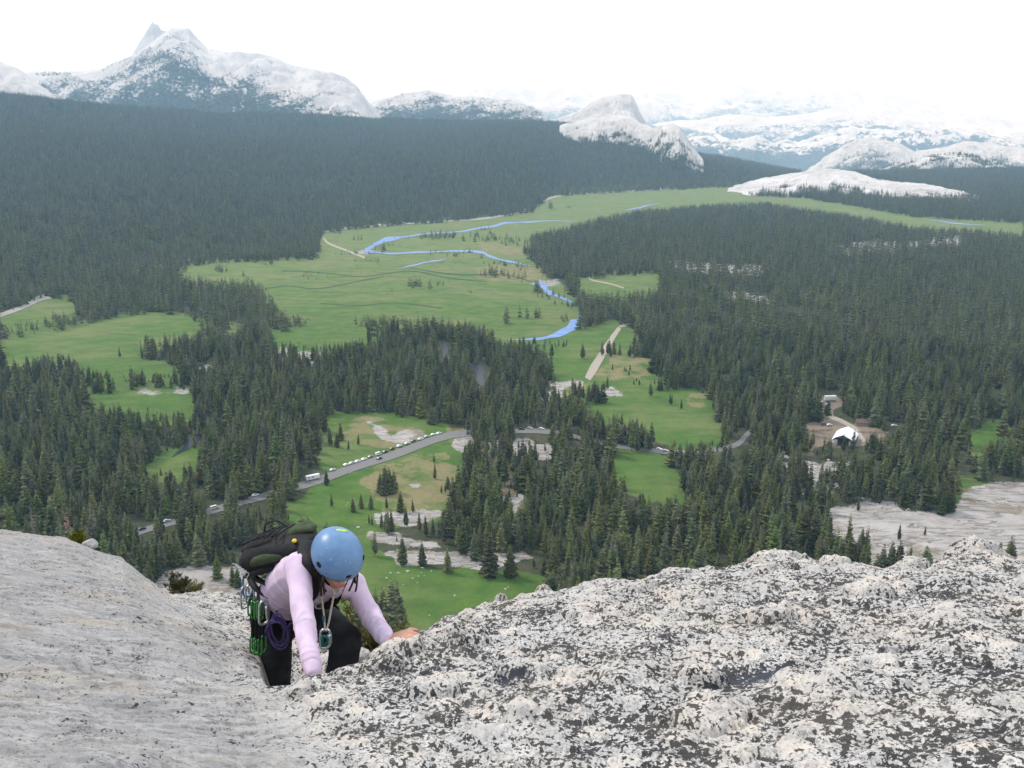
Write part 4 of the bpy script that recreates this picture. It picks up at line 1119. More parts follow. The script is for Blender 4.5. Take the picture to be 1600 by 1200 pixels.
def strap(bm, pts, width, thick, nrm, sub=5):
    """flat webbing through the points; nrm: outward direction at each point (or one for all)"""
    P = [Vector(p) for p in pts]; m = len(P)
    Nn = [Vector(v) for v in nrm] if isinstance(nrm, list) else [Vector(nrm)] * m
    Wd = width if isinstance(width, list) else [width] * m
    Q = []
    for i in range(m - 1):
        a, b, c_, d = P[max(i - 1, 0)], P[i], P[i + 1], P[min(i + 2, m - 1)]
        for s in range(sub):
            f = s / sub
            Q.append((.5 * (2 * b + (c_ - a) * f + (2 * a - 5 * b + 4 * c_ - d) * f * f + (3 * b - a - 3 * c_ + d) * f ** 3), Nn[i].lerp(Nn[i + 1], f), Wd[i] * (1 - f) + Wd[i + 1] * f))
    Q.append((P[-1], Nn[-1], Wd[-1]))
    prev = None
    for i, (q, nn, w) in enumerate(Q):
        t = (Q[min(i + 1, len(Q) - 1)][0] - Q[max(i - 1, 0)][0]).normalized()
        s = t.cross(nn).normalized(); u = s.cross(t).normalized()
        ring = [bm.verts.new(q + s * (w * .5 * x) + u * (thick * y)) for x, y in ((-1, -.5), (-.9, .5), (.9, .5), (1, -.5))]
        if prev:
            for j in range(4): bm.faces.new((prev[j], prev[(j + 1) % 4], ring[(j + 1) % 4], ring[j]))
        else: bm.faces.new(list(reversed(ring)))
        prev = ring
    bm.faces.new(prev)

skin_m = simple('skin', (0.52, 0.27, 0.18), .55, .35, .08, 30)
n = Nodes('pink_fleece')
f = n.noise(n.pos(), 9, 5); f2 = n.noise(n.pos(), 260, 2)
fleece_m = n.finish(n.mix(n.step(f, .3, .7), (0.60, 0.455, 0.575), (0.68, 0.54, 0.655)), .95, n.bump(f2, .3, .002), .1)
trouser_m = simple('charcoal_trousers', (0.026, 0.027, 0.029), .85, .15, .25, 14, 0, .2)
hair_m = simple('dark_hair', (0.028, 0.016, 0.010), .6, .35, .4, 60)
black_m = simple('black_nylon', (0.012, 0.012, 0.014), .7, .25, .3, 30, 0, .2)
olive_m = simple('olive_nylon', (0.048, 0.066, 0.032), .75, .2, .2, 30, 0, .2)
green_m = simple('green_anodised_metal', (0.07, 0.30, 0.08), .30, .5, .15, 40, .6)
steel_m = simple('silver_metal', (0.62, 0.62, 0.63), .28, .5, .08, 40, .85)
blue_metal = simple('blue_anodised_metal', (0.12, 0.25, 0.55), .3, .5, .1, 40, .6)
purple_m = simple('purple_cord', (0.075, 0.055, 0.15), .85, .15, .3, 300)
tan_m = simple('tan_cord', (0.48, 0.42, 0.33), .85, .15, .2, 300)
teal_m = simple('teal_tape', (0.02, 0.16, 0.15), .8, .2, .1, 40)
yellow_m = simple('yellow_plastic', (0.75, 0.55, 0.03), .45, .4, .05, 40)
white_cord = simple('reflective_cord', (0.50, 0.52, 0.50), .8, .2, .2, 200)
shoe_m = simple('climbing_shoe', (0.10, 0.09, 0.09), .8, .2, .2, 40)

J = {k: at_y(*v) for k, v in dict(
    pelvis=(446, 957, 4.38), waist=(450, 932, 4.30), ribs=(464, 914, 4.20), chest=(486, 900, 4.09), neck0=(507, 893, 4.03),
    sR=(466, 886, 3.95), sL=(551, 915, 4.14), eR=(474, 972, 3.66), wR=(489, 1048, 3.42), eL=(580, 965, 4.02), wL=(605, 999, 3.72),
    hR=(425, 957, 4.42), hL=(484, 957, 4.42), kR=(430, 1062, 4.22), aR=(430, 1150, 4.32), kL=(541, 1000, 4.00), aL=(528, 1082, 4.02)).items()}
BASE = Vector((J['aR'].x * .5 + J['aL'].x * .5, 4.15, CAM_Z - 3.0))
for k in J: J[k] = J[k] - BASE
def W(px, py, y): return at_y(px, py, y) - BASE
fwd_h = Vector((.14, -.98, -.12)).normalized()
pit = R(30)
h_fwd = (Vector((.42, -.90, 0)).normalized() * math.cos(pit) + Vector((0, 0, -1)) * math.sin(pit)).normalized()
h_right = h_fwd.cross(Vector((0, 0, 1))).normalized()            # her right, seen at the left
h_right = (h_right + Vector((0, 0, .10))).normalized()
h_up = h_right.cross(h_fwd).normalized()
HEAD = W(526, 872, 3.90)
LAT = (J['sL'] - J['sR']).normalized()
HIPL = (J['hL'] - J['hR']).normalized()
SPINE = (J['chest'] - J['pelvis']).normalized()
BACK = LAT.cross(SPINE).normalized()
if BACK.z < 0: BACK = -BACK
person = empty('person', BASE)
tag(person, 'climber in pink fleece and blue helmet bending over the rock ridge', 'person')

def mid(a, b, f): return a * (1 - f) + b * f
def torso(bm, g):
    ell_tube(bm, [(J['pelvis'] - SPINE * .05, .125 + g, .10 + g), (J['pelvis'], .150 + g, .105 + g), (J['waist'], .122 + g, .090 + g), (J['ribs'], .138 + g, .102 + g), (J['chest'], .150 + g, .108 + g), (mid(J['chest'], J['neck0'], .7), .115 + g, .080 + g)], LAT)
    ell_tube(bm, [(J['sR'] + LAT * .02, .058 + g, .058 + g), (mid(J['sR'], J['sL'], .3), .075 + g, .075 + g), (mid(J['sR'], J['sL'], .7), .075 + g, .075 + g), (J['sL'] - LAT * .02, .058 + g, .058 + g)], BACK)
def arm(bm, s, e, w, g, k=1.0):
    ell_tube(bm, [(J[s], .052 * k + g, .054 * k + g), (mid(J[s], J[e], .35), .046 * k + g, .048 * k + g), (mid(J[s], J[e], .8), .039 * k + g, .041 * k + g), (J[e], .038 * k + g, .040 * k + g), (mid(J[e], J[w], .3), .037 * k + g, .038 * k + g), (mid(J[e], J[w], .75), .030 * k + g, .029 * k + g), (J[w], .026 * k + g, .024 * k + g)], LAT)
def leg(bm, h, k_, a, g):
    ell_tube(bm, [(J[h], .078 + g, .082 + g), (mid(J[h], J[k_], .5), .070 + g, .072 + g), (J[k_], .055 + g, .058 + g), (mid(J[k_], J[a], .3), .053 + g, .055 + g), (mid(J[k_], J[a], .8), .040 + g, .042 + g), (J[a], .036 + g, .040 + g)], HIPL)
def hand(bm, wrist, palm_dir, nrm, thumb_side, drop):
    """palm, four fingers of unequal length bent over the edge, and a thumb from the side of the palm"""
    d = palm_dir.normalized(); nn = (nrm - d * d.dot(nrm)).normalized(); s = d.cross(nn).normalized() * thumb_side
    ell_tube(bm, [(wrist - d * .02, .027, .019), (wrist + d * .02, .033, .017), (wrist + d * .055, .041, .015), (wrist + d * .085, .040, .012)], s)
    for i, (off, ln, sp) in enumerate(((.031, .070, .10), (.011, .080, .02), (-.010, .075, -.04), (-.029, .058, -.14))):
        p0 = wrist + d * .078 + s * off
        dd = (d + s * sp).normalized()
        p1 = p0 + (dd * .95 + nn * .22).normalized() * ln * .42
        p2 = p1 + (dd * .80 - nn * .55 * drop).normalized() * ln * .32
        p3 = p2 + (dd * .50 - nn * .90 * drop).normalized() * ln * .28
        ell_tube(bm, [(p0 - dd * .015, .0095, .0095), (p0, .0098, .0098), (p1, .0088, .0088), (p2, .0080, .0078), (p3, .0066, .0062)], s, 8)
    t0 = wrist + d * .022 + s * .022
    t1 = t0 + (d * .55 + s * .75).normalized() * .038
    t2 = t1 + (d * .85 + s * .40 - nn * .2).normalized() * .030
    t3 = t2 + (d * .95 + s * .05 - nn * .4).normalized() * .022
    ell_tube(bm, [(t0, .015, .013), (t1, .0115, .0105), (t2, .0095, .009), (t3, .007, .0065)], nn, 8)
bm = bmesh.new()
torso(bm, -.012); arm(bm, 'sR', 'eR', 'wR', -.010); arm(bm, 'sL', 'eL', 'wL', -.010)
leg(bm, 'hR', 'kR', 'aR', -.008); leg(bm, 'hL', 'kL', 'aL', -.008)
for h in ('hR', 'hL'): ell_tube(bm, [(J['pelvis'], .10, .09), (J[h], .075, .078)], HIPL)
ell_tube(bm, [(J['neck0'] - BACK * .0, .058, .058), (mid(J['neck0'], HEAD, .5), .052, .054), (HEAD - h_up * .03, .055, .06)], LAT)
# head: skull, jaw, nose, brow, ears
ellipsoid(bm, HEAD + h_up * .015 - h_fwd * .01, h_right * .074, h_fwd * .092, h_up * .098)
ell_tube(bm, [(HEAD + h_fwd * .035 - h_up * .02, .060, .052), (HEAD + h_fwd * .048 - h_up * .068, .048, .040), (HEAD + h_fwd * .060 - h_up * .100, .026, .024)], h_right)
ell_tube(bm, [(HEAD + h_fwd * .084 + h_up * .000, .009, .010), (HEAD + h_fwd * .100 - h_up * .034, .014, .013)], h_right, 10)
ell_tube(bm, [(HEAD + h_fwd * .088 - h_up * .062 - h_right * .02, .007, .007), (HEAD + h_fwd * .094 - h_up * .062, .009, .009), (HEAD + h_fwd * .088 - h_up * .062 + h_right * .02, .007, .007)], h_up, 8)
for sg in (-1, 1):
    ellipsoid(bm, HEAD + h_right * sg * .078 - h_up * .015 - h_fwd * .005, h_right * .010, h_fwd * .020, h_up * .032, 12, 8)
# hands: her left one grips the crest at the right, her right one presses behind the crest
hand(bm, J['wL'] + (J['wL'] - J['eL']).normalized() * .02, (W(650, 989, 3.68) - J['wL']), Vector((-.15, -.35, .9)), 1, 1.0)
hand(bm, J['wR'] + (J['wR'] - J['eR']).normalized() * .02, (J['wR'] - J['eR']) + Vector((.05, -.06, -.10)), Vector((-.1, -.15, 1)), -1, .5)
for a in ('aR', 'aL'):
    ell_tube(bm, [(J[a] + Vector((0, .04, -.05)), .034, .034), (J[a] + Vector((.01, -.06, -.065)), .040, .028), (J[a] + Vector((.02, -.15, -.08)), .036, .018)], HIPL)
body = fuse(bm, 'body', .0055, 3)
body_o = link('body', body, skin_m, person)
# clothes
bm = bmesh.new()
ell_tube(bm, [(J['waist'] - SPINE * .008, .140, .112), (J['waist'] + SPINE * .03, .136, .108), (J['ribs'], .144, .110), (J['chest'], .158, .116), (mid(J['chest'], J['neck0'], .75), .118, .085)], LAT)
ell_tube(bm, [(J['sR'] + LAT * .01, .064, .064), (mid(J['sR'], J['sL'], .3), .078, .080), (mid(J['sR'], J['sL'], .7), .078, .080), (J['sL'] - LAT * .01, .064, .064)], BACK)
def sleeve(bm, s, e, w):
    d = (J[w] - J[e]).normalized()
    ell_tube(bm, [(J[s] + (J[s] - J[e]).normalized() * .01, .058, .060), (mid(J[s], J[e], .3), .046, .048), (mid(J[s], J[e], .75), .040, .042), (J[e], .039, .041), (mid(J[e], J[w], .4), .036, .037), (mid(J[e], J[w], .8), .036, .035), (J[w] - d * .015, .034, .032), (J[w] + d * .012, .031, .029)], LAT)
sleeve(bm, 'sR', 'eR', 'wR'); sleeve(bm, 'sL', 'eL', 'wL')
me = fuse(bm, 'jacket', .0065, 4)
axes = [((J['sR'], J['eR'], J['wR'])), ((J['sL'], J['eL'], J['wL']))]
def folds(co):
    out = np.zeros(len(co))
    for s, e, w in axes:
        for a, b, amp in ((s, e, .0035), (e, w, .0042)):
            a_, b_ = np.array(a), np.array(b); L = np.linalg.norm(b_ - a_); d = (b_ - a_) / L
            q = (co - a_) @ d; rad = np.linalg.norm(co - a_ - q[:, None] * d, axis=1)
            m = (q > -.02) & (q < L + .03) & (rad < .075)
            wob = fbm(co[:, 0] * 9 + co[:, 2] * 5, co[:, 1] * 9 - co[:, 2] * 4, 3, 5)
            out += np.where(m, 1.1 * amp * (.45 * np.sin(q * 110 + 9 * wob) * np.clip(q / L * 1.4 - .5, 0, 1) * (a is e) + 1.1 * (1 - 2.6 * np.abs(wob))), 0)
    return out + .007 * (.5 - 1.6 * np.abs(fbm(co[:, 0] * 7 + co[:, 2] * 6, co[:, 1] * 8 - co[:, 2] * 7, 3, 8)))
wrinkle(me, folds)
link('jacket', me, fleece_m, person)
bm = bmesh.new()
ell_tube(bm, [(J['pelvis'] - SPINE * .06, .140, .115), (J['pelvis'], .162, .122), (J['waist'] + SPINE * .005, .136, .106)], LAT)
def trouser(bm, h, k_, a):
    ell_tube(bm, [(J[h] + (J[h] - J[k_]).normalized() * .03, .088, .092), (mid(J[h], J[k_], .5), .084, .086), (J[k_], .072, .076), (mid(J[k_], J[a], .35), .072, .074), (mid(J[k_], J[a], .8), .070, .072), (mid(J[k_], J[a], .97), .074, .076)], HIPL)
for h, k_, a in (('hR', 'kR', 'aR'), ('hL', 'kL', 'aL')):
    ell_tube(bm, [(J['pelvis'], .125, .11), (J[h], .092, .096)], HIPL); trouser(bm, h, k_, a)
me = fuse(bm, 'trousers', .010, 4)
wrinkle(me, lambda co: .012 * (.4 - 1.5 * np.abs(fbm(co[:, 0] * 7 + co[:, 1] * 3, co[:, 2] * 8 + co[:, 1] * 4, 3, 15))))
link('trousers', me, trouser_m, person)
for e, w in (('eR', 'wR'), ('eL', 'wL')):
    bm = bmesh.new(); d = (J[w] - J[e]).normalized()
    ell_tube(bm, [(J[w] - d * .030, .0355, .0335), (J[w] - d * .010, .0350, .0330), (J[w] + d * .006, .0335, .0315)], LAT)
    link('cuff', to_mesh(bm, 'cuff'), fleece_m, person)
bm = bmesh.new()
ell_tube(bm, [(HEAD - h_up * .075 + h_fwd * .02 - h_fwd * .03, .062, .060), (mid(J['neck0'], HEAD, .3), .068, .066), (J['neck0'] - SPINE * .02, .085, .08)], LAT)
link('collar', to_mesh(bm, 'collar'), fleece_m, person)
# hair: a cap under the helmet and strands around the ears and cheeks
bm = bmesh.new()
rng_h = random.Random(4)
ellipsoid(bm, HEAD + h_up * .012 - h_fwd * .022, h_right * .079, h_fwd * .088, h_up * .098)
for sg in (-1, 1):
    for k in range(14 if sg > 0 else 4):
        a = HEAD + h_right * sg * (.070 + rng_h.uniform(0, .010)) + h_up * .01 + h_fwd * (rng_h.uniform(-.03, .075))
        b = a - h_up * rng_h.uniform(.05, .09) + h_fwd * rng_h.uniform(0, .03) + h_right * sg * rng_h.uniform(-.012, .008)
        c_ = b - h_up * rng_h.uniform(.01, .05) - h_right * sg * rng_h.uniform(-.005, .02) + Vector((0, 0, -.02))
        cord(bm, [a, b, c_], .0045, 5)
link('hair', to_mesh(bm, 'hair'), hair_m, person)
# eyes, brows and mouth
bm = bmesh.new()
for sg in (-1, 1):
    ellipsoid(bm, HEAD + h_right * sg * .030 + h_fwd * .082 - h_up * .004, h_right * .013, h_fwd * .006, h_up * .006, 12, 8)
eye_m = simple('eye', (0.05, 0.035, 0.03), .2, .5)
link('eyes', to_mesh(bm, 'eyes'), eye_m, person)
bm = bmesh.new()
cord(bm, [HEAD + h_fwd * .096 - h_up * .064 - h_right * .022, HEAD + h_fwd * .103 - h_up * .064, HEAD + h_fwd * .096 - h_up * .064 + h_right * .022], .004, 6)
link('mouth', to_mesh(bm, 'mouth'), simple('lips', (0.40, 0.14, 0.12), .5), person)
bm = bmesh.new()
for a in ('aR', 'aL'):
    ell_tube(bm, [(J[a] + Vector((0, .045, -.055)), .042, .040), (J[a] + Vector((.01, -.06, -.07)), .048, .034), (J[a] + Vector((.02, -.16, -.085)), .042, .022)], HIPL)
    o_ = None
link('shoes', to_mesh(bm, 'shoes'), shoe_m, person)

# ---- the helmet she wears
HC = HEAD + h_up * .024 - h_fwd * .004
bm = bmesh.new()
ra, rb, rc_ = .105, .120, .098
nu, nv = 48, 18
rows = []
def brim(th):        # lower rim: long over the ears and nape, a slight peak in front
    return -.34 - .10 * abs(math.cos(th)) ** 2 + .03 * math.sin(th)
for i in range(nv + 1):
    row = []
    for k in range(nu if i else 1):
        th = 6.28318 * k / nu
        z0 = brim(th); el = math.pi / 2 - (math.pi / 2 - math.asin(z0)) * i / nv
        c1 = math.cos(el) * (1 + .03 * max(0, math.sin(th)) * (i / nv) ** 3)
        p_ = HC + h_right * (ra * c1 * math.cos(th)) + h_fwd * (rb * c1 * math.sin(th)) + h_up * (rc_ * math.sin(el))
        row.append(bm.verts.new(p_))
    rows.append(row)
for i in range(nv):
    a, b = rows[i], rows[i + 1]
    for k in range(nu):
        if len(a) == 1: bm.faces.new((a[0], b[k], b[(k + 1) % nu]))
        else: bm.faces.new((a[k], b[k], b[(k + 1) % nu], a[(k + 1) % nu]))
helm_me = to_mesh(bm, 'helmet')
n = Nodes('blue_helmet')
f = n.noise(n.pos(), 14, 5); f2 = n.noise(n.pos((1, 3, 1)), 60, 4)
hc = n.mix(n.step(f, .3, .7), (0.105, 0.205, 0.36), (0.14, 0.255, 0.42))
hc = n.mix(n.math('MULTIPLY', n.step(f2, .62, .70), .5), hc, (0.30, 0.42, 0.56))
helm_m = n.finish(hc, .38, None, .4)
helmet = link('helmet', helm_me, helm_m, person)
md = helmet.modifiers.new('thickness', 'SOLIDIFY'); md.thickness = .006; md.offset = 0
helmet['label'] = 'scuffed light blue climbing helmet with black vent plugs'
def on_helm(th, el, lift=.0):
    return HC + h_right * ((ra + lift) * math.cos(el) * math.cos(th)) + h_fwd * ((rb + lift) * math.cos(el) * math.sin(th)) + h_up * ((rc_ + lift) * math.sin(el))
def disc(bm, th, el, r1, r2, lift):
    c_ = on_helm(th, el); nn = (c_ - HC).normalized(); s = nn.cross(h_up).normalized(); u = nn.cross(s)
    ellipsoid(bm, c_ + nn * lift, s * r1, u * r2, nn * .004, 18, 8)
for th, el in ((R(98), R(.5)), (R(28), R(6)), (R(152), R(16)), (R(-60), R(8)), (R(-120), R(8))):
    bm = bmesh.new(); disc(bm, th, el, .0165, .0135, .0015); link('vent_plug', to_mesh(bm, 'vent_plug'), black_m, helmet)
for th, el in ((R(58), R(-4)), (R(50), R(-1))):
    bm = bmesh.new(); disc(bm, th, el, .009, .0028, .0008); link('vent_slot', to_mesh(bm, 'vent_slot'), black_m, helmet)
# the small dark lettering on the brim reads only as a row of marks
for k in range(7):
    bm = bmesh.new(); disc(bm, R(126 + k * 3.1), R(-9 + k * .9), .0022, .0030, .0002); 
    link('mark', to_mesh(bm, 'mark'), simple('navy_mark', (0.03, 0.06, 0.16), .5) if k == 0 else bpy.data.materials['navy_mark'], helmet)
bm = bmesh.new(); disc(bm, R(250), R(62), .026, .014, .0006); link('sticker', to_mesh(bm, 'sticker'), simple('lime_sticker', (0.45, 0.62, 0.12), .5, .3, .3, 60), helmet)
bm = bmesh.new()
for sg in (-1, 1):
    cord(bm, [HEAD + h_right * sg * .082 - h_up * .015, HEAD + h_right * sg * .068 - h_up * .06 + h_fwd * .02, HEAD + h_right * sg * .03 - h_up * .112 + h_fwd * .045, HEAD - h_up * .125 + h_fwd * .05], .005, 6)
link('chin_strap', to_mesh(bm, 'chin_strap'), black_m, helmet)

# ---------------------------------------------------------------- harness
bm = bmesh.new()
ctr = mid(J['pelvis'], J['waist'], .62)
Sx = LAT; Uz = (SPINE + Vector((0, 0, .15))).normalized(); Fy = Sx.cross(Uz).normalized()
ring = [ctr + Sx * (.158 * math.cos(6.28318 * k / 20)) + Fy * (.124 * math.sin(6.28318 * k / 20)) for k in range(21)]
strap(bm, ring, .055, .010, [(q - ctr).normalized() for q in ring], 2)
for h, k_ in (('hR', 'kR'), ('hL', 'kL')):
    c_ = mid(J[h], J[k_], .30); d = (J[k_] - J[h]).normalized(); s = (HIPL - d * d.dot(HIPL)).normalized(); u = d.cross(s)
    ring = [c_ + s * (.096 * math.cos(6.28318 * q / 20)) + u * (.099 * math.sin(6.28318 * q / 20)) for q in range(21)]
    strap(bm, ring, .040, .008, [(q - c_).normalized() for q in ring], 2)
harness = link('climbing_harness', to_mesh(bm, 'climbing_harness'), black_m, person)
bm = bmesh.new()
bc = W(498, 944, 4.17)
cord(bm, [bc + Vector(v) for v in ((-.016, 0, -.018), (.016, 0, -.018), (.018, 0, .018), (-.014, 0, .018))], .0035, 6, True, 3)
link('buckle', to_mesh(bm, 'buckle'), steel_m, harness)
for px_, dy in ((388, 0), (402, 0)):
    bm = bmesh.new()
    cord(bm, [W(396, 928, 4.36), W(390, 940, 4.33), W(398, 950, 4.30), W(412, 948, 4.26), W(426, 938, 4.24)] if px_ == 388 else [W(425, 938, 4.24), W(432, 950, 4.21), W(444, 950, 4.19), W(452, 938, 4.20)], .006, 6)
    link('gear_loop', to_mesh(bm, 'gear_loop'), black_m, harness)

# ---------------------------------------------------------------- backpack
PB = at_y(388, 871, 4.34); PT = at_y(484, 846, 4.14)
pk = empty('backpack', (PB + PT) * .5)
tag(pk, 'black and olive backpack with bungee cords on the climber\'s back', 'backpack')
O = (PB + PT) * .5
ax = (PT - PB).normalized(); out = Vector((0, -.12, 1)); out = (out - ax * ax.dot(out)).normalized(); lat = out.cross(ax).normalized()
if lat.y < 0: lat = -lat
Lp = (PT - PB).length
def pp(a, l, o_): return ax * (a * Lp * .5) + lat * l + out * o_
bm = bmesh.new()
ell_tube(bm, [(pp(-.92, 0, -.01), .070, .050), (pp(-.75, 0, -.01), .105, .070), (pp(-.3, 0, 0), .118, .078), (pp(.3, 0, 0), .115, .074), (pp(.75, 0, -.005), .100, .060), (pp(1.0, 0, -.01), .075, .042)], lat, 20)
me = fuse(bm, 'pack_bag', .010, 3)
wrinkle(me, lambda co: .007 * fbm(co[:, 0] * 9, co[:, 1] * 7 + co[:, 2] * 9, 3, 25))
link('pack_bag', me, black_m, pk)
def pad(name, a0, a1, l, o_, rl, ro, mat, droop=0):
    bm = bmesh.new()
    ell_tube(bm, [(pp(a0, l * .9, o_ - .012), rl * .55, ro * .6), (pp(a0 * .6 + a1 * .4, l, o_), rl, ro), (pp(a0 * .3 + a1 * .7, l, o_ - droop), rl * .95, ro), (pp(a1, l * .92, o_ - .012), rl * .5, ro * .6)], lat, 16)
    me = fuse(bm, name, .008, 3)
    wrinkle(me, lambda co: .005 * fbm(co[:, 0] * 14, co[:, 1] * 10 + co[:, 2] * 12, 3, 27))
    link(name, me, mat, pk)
pad('side_pocket', -.70, .62, -.100, .002, .026, .026, olive_m)
pad('side_pocket', -.55, .80, .085, .030, .040, .040, olive_m)
pad('front_pocket', -.86, .55, -.01, .058, .066, .028, black_m)
pad('lid', .20, 1.02, .045, .056, .062, .026, olive_m)
pad('side_panel', -.85, .35, -.095, -.045, .030, .020, black_m)
bm = bmesh.new()
zig = [pp(-.75 + 1.3 * k / 7.0, (-.072 if k % 2 else .052), .094 - .012 * abs(k - 3.5) / 3.5) for k in range(8)]
cord(bm, zig, .0032, 6, False, 3)
zig2 = [pp(-.75 + 1.3 * k / 7.0, (.052 if k % 2 else -.072), .094 - .012 * abs(k - 3.5) / 3.5) for k in range(8)]
cord(bm, zig2, .0032, 6, False, 3)
cord(bm, [pp(-.30, .02, .085), pp(-.15, .03, .125), pp(.15, .04, .12), pp(.35, .04, .08)], .004, 6)
link('bungee_cord', to_mesh(bm, 'bungee_cord'), black_m, pk)
bm = bmesh.new()
for k in range(5):
    q = pp(-.72 + .05 * k, -.128, .02 - .012 * k)
    cord(bm, [q, q + lat * -.012 + out * .010, q + ax * .016 - out * .008, q + lat * -.010 - out * .022, q - ax * .006 - out * .028], .0022, 5)
link('daisy_cord', to_mesh(bm, 'daisy_cord'), white_cord, pk)
bm = bmesh.new()
ellipsoid(bm, at_y(460, 845, 4.10) - O, Vector((.011, 0, 0)), Vector((0, .011, 0)), Vector((0, 0, .009)), 14, 10)
link('toggle', to_mesh(bm, 'toggle'), yellow_m, pk)
def Wp(px, py, y): return at_y(px, py, y) - O
bm = bmesh.new()
toward = Vector((.1, -.8, .45))
strap(bm, [Wp(483, 846, 4.06), Wp(476, 862, 3.97), Wp(483, 882, 3.90), Wp(491, 905, 3.89), Wp(489, 928, 3.97), Wp(478, 940, 4.10)], [.060, .066, .064, .055, .045, .028], .014, toward)
link('shoulder_strap', to_mesh(bm, 'shoulder_strap'), black_m, pk)
bm = bmesh.new()
strap(bm, [Wp(540, 880, 4.12), Wp(538, 898, 4.05), Wp(530, 918, 4.02), Wp(522, 938, 4.06), Wp(508, 948, 4.14)], [.055, .055, .050, .045, .028], .014, toward)
link('shoulder_strap', to_mesh(bm, 'shoulder_strap'), black_m, pk)
for pts in ([(392, 890, 4.40), (398, 902, 4.26), (420, 914, 4.14), (446, 924, 4.06)], [(390, 898, 4.40), (397, 916, 4.28), (418, 932, 4.17), (446, 941, 4.12), (470, 943, 4.12)]):
    bm = bmesh.new()
    strap(bm, [Wp(*q) for q in pts], [.040, .030, .018, .014] + ([.014] if len(pts) > 4 else []), .006, toward)
    link('hip_strap', to_mesh(bm, 'hip_strap'), black_m, pk)

# ---------------------------------------------------------------- hanging gear
VR = Vector((1, 0, 0)); VU = Vector((0, .12, .99)).normalized()
def biner(bm, c_, h, w, r, tilt=0.0):
    s = VR * math.cos(tilt) + Vector((0, 1, 0)) * math.sin(tilt)
    cord(bm, [c_ + s * x * w * .5 + VU * y * h * .5 for x, y in ((-.55, -1), (.35, -1), (.9, -.6), (1, .2), (.7, .9), (0, 1.05), (-.7, .85), (-.9, 0), (-.9, -.7))], r, 6, True, 3)
def quickdraw(px1, py1, px2, py2, y, mat, label, group):
    a, b = at_y(px1, py1, y), at_y(px2, py2, y)
    t = empty('quickdraw', a); tag(t, label, 'quickdraw', group)
    bm = bmesh.new(); biner(bm, Vector((0, 0, 0)), .078, .034, .0042, 1.1); link('carabiner', to_mesh(bm, 'carabiner'), mat, t)
    bm = bmesh.new(); biner(bm, b - a, .078, .034, .0042, 1.2); link('carabiner', to_mesh(bm, 'carabiner'), mat, t)
    d = (b - a)
    bm = bmesh.new(); strap(bm, [d.normalized() * .036, d * .5, d - d.normalized() * .036], .017, .005, Vector((0, -1, .3))); link('sling', to_mesh(bm, 'sling'), black_m, t)
QG = 'green quickdraws racked on the harness'
for i, (x1, y1, x2, y2, y) in enumerate(((396, 952, 394, 1006, 4.22), (401, 954, 400, 1009, 4.20), (405, 952, 406, 1011, 4.19), (391, 948, 397, 1002, 4.27), (408, 955, 412, 1005, 4.17))):
    quickdraw(x1, y1, x2, y2, y, green_m, 'green quickdraw on black sling racked at the climber\'s hip', QG)
t = empty('carabiner', at_y(412, 957, 4.15)); tag(t, 'silver carabiner racked between the green quickdraws and the purple cord', 'carabiner')
bm = bmesh.new(); biner(bm, Vector((0, 0, 0)), .105, .05, .006, .7); link('frame', to_mesh(bm, 'frame'), steel_m, t)
bm = bmesh.new(); cord(bm, [VU * .03 + VR * .012, VU * -.03 + VR * .016], .007, 8); link('gate', to_mesh(bm, 'gate'), steel_m, t)
t = empty('carabiner', at_y(387, 915, 4.36)); tag(t, 'blue and silver carabiners bunched at the rear of the harness', 'carabiner')
bm = bmesh.new(); biner(bm, Vector((0, 0, 0)), .10, .05, .0055, .3); link('frame', to_mesh(bm, 'frame'), blue_metal, t)
bm = bmesh.new(); biner(bm, Vector((-.012, -.02, -.05)), .10, .05, .0045, .9); link('frame', to_mesh(bm, 'frame'), steel_m, t)
bm = bmesh.new(); biner(bm, Vector((.012, -.02, -.035)), .085, .04, .0045, .5); link('frame', to_mesh(bm, 'frame'), steel_m, t)
c0 = at_y(433, 985, 4.08)
t = empty('cord_coil', c0); tag(t, 'coil of purple cord hanging from the harness', 'cord')
bm = bmesh.new(); rg = random.Random(9)
for k in range(7):
    w_, h_ = .040 + rg.uniform(-.014, .012), .078 + rg.uniform(-.022, .010); ox, oy, oz = rg.uniform(-.010, .012), rg.uniform(-.02, .02), rg.uniform(-.018, .010)
    tl = rg.uniform(-.5, .3)
    cord(bm, [Vector((ox + w_ * math.cos(q) + tl * .03 * math.sin(q), oy + .012 * math.sin(2 * q + k), oz + h_ * math.sin(q))) for q in [6.28318 * j / 9 for j in range(9)]], .0042, 6, True, 4)
cord(bm, [Vector((.02, 0, .02)), Vector((.05, .01, .012)), at_y(454, 974, 4.09) - c0, at_y(462, 970, 4.16) - c0], .006, 6)
cord(bm, [Vector((0, 0, .07)), at_y(432, 955, 4.16) - c0], .005, 6)
link('cord_loops', to_mesh(bm, 'cord_loops'), purple_m, t)
c0 = at_y(508, 998, 3.90)
t = empty('belay_carabiner', c0); tag(t, 'silver oval carabiner with a tan cord hanging before the climber\'s thighs', 'carabiner')
bm = bmesh.new()
biner(bm, Vector((0, 0, 0)), .080, .046, .0066, .15)
link('frame', to_mesh(bm, 'frame'), steel_m, t)
bm = bmesh.new(); cord(bm, [Vector((.017, -.004, -.02)), Vector((.019, -.004, .022))], .0085, 8); link('gate_sleeve', to_mesh(bm, 'gate_sleeve'), steel_m, t)
bm = bmesh.new()
cord(bm, [at_y(501, 922, 4.0) - c0, at_y(504, 945, 3.96) - c0, at_y(507, 968, 3.93) - c0, Vector((0, 0, .035))], .0042, 6)
cord(bm, [at_y(524, 918, 4.0) - c0, at_y(518, 948, 3.96) - c0, at_y(513, 975, 3.92) - c0, Vector((.004, 0, .035))], .0048, 6)
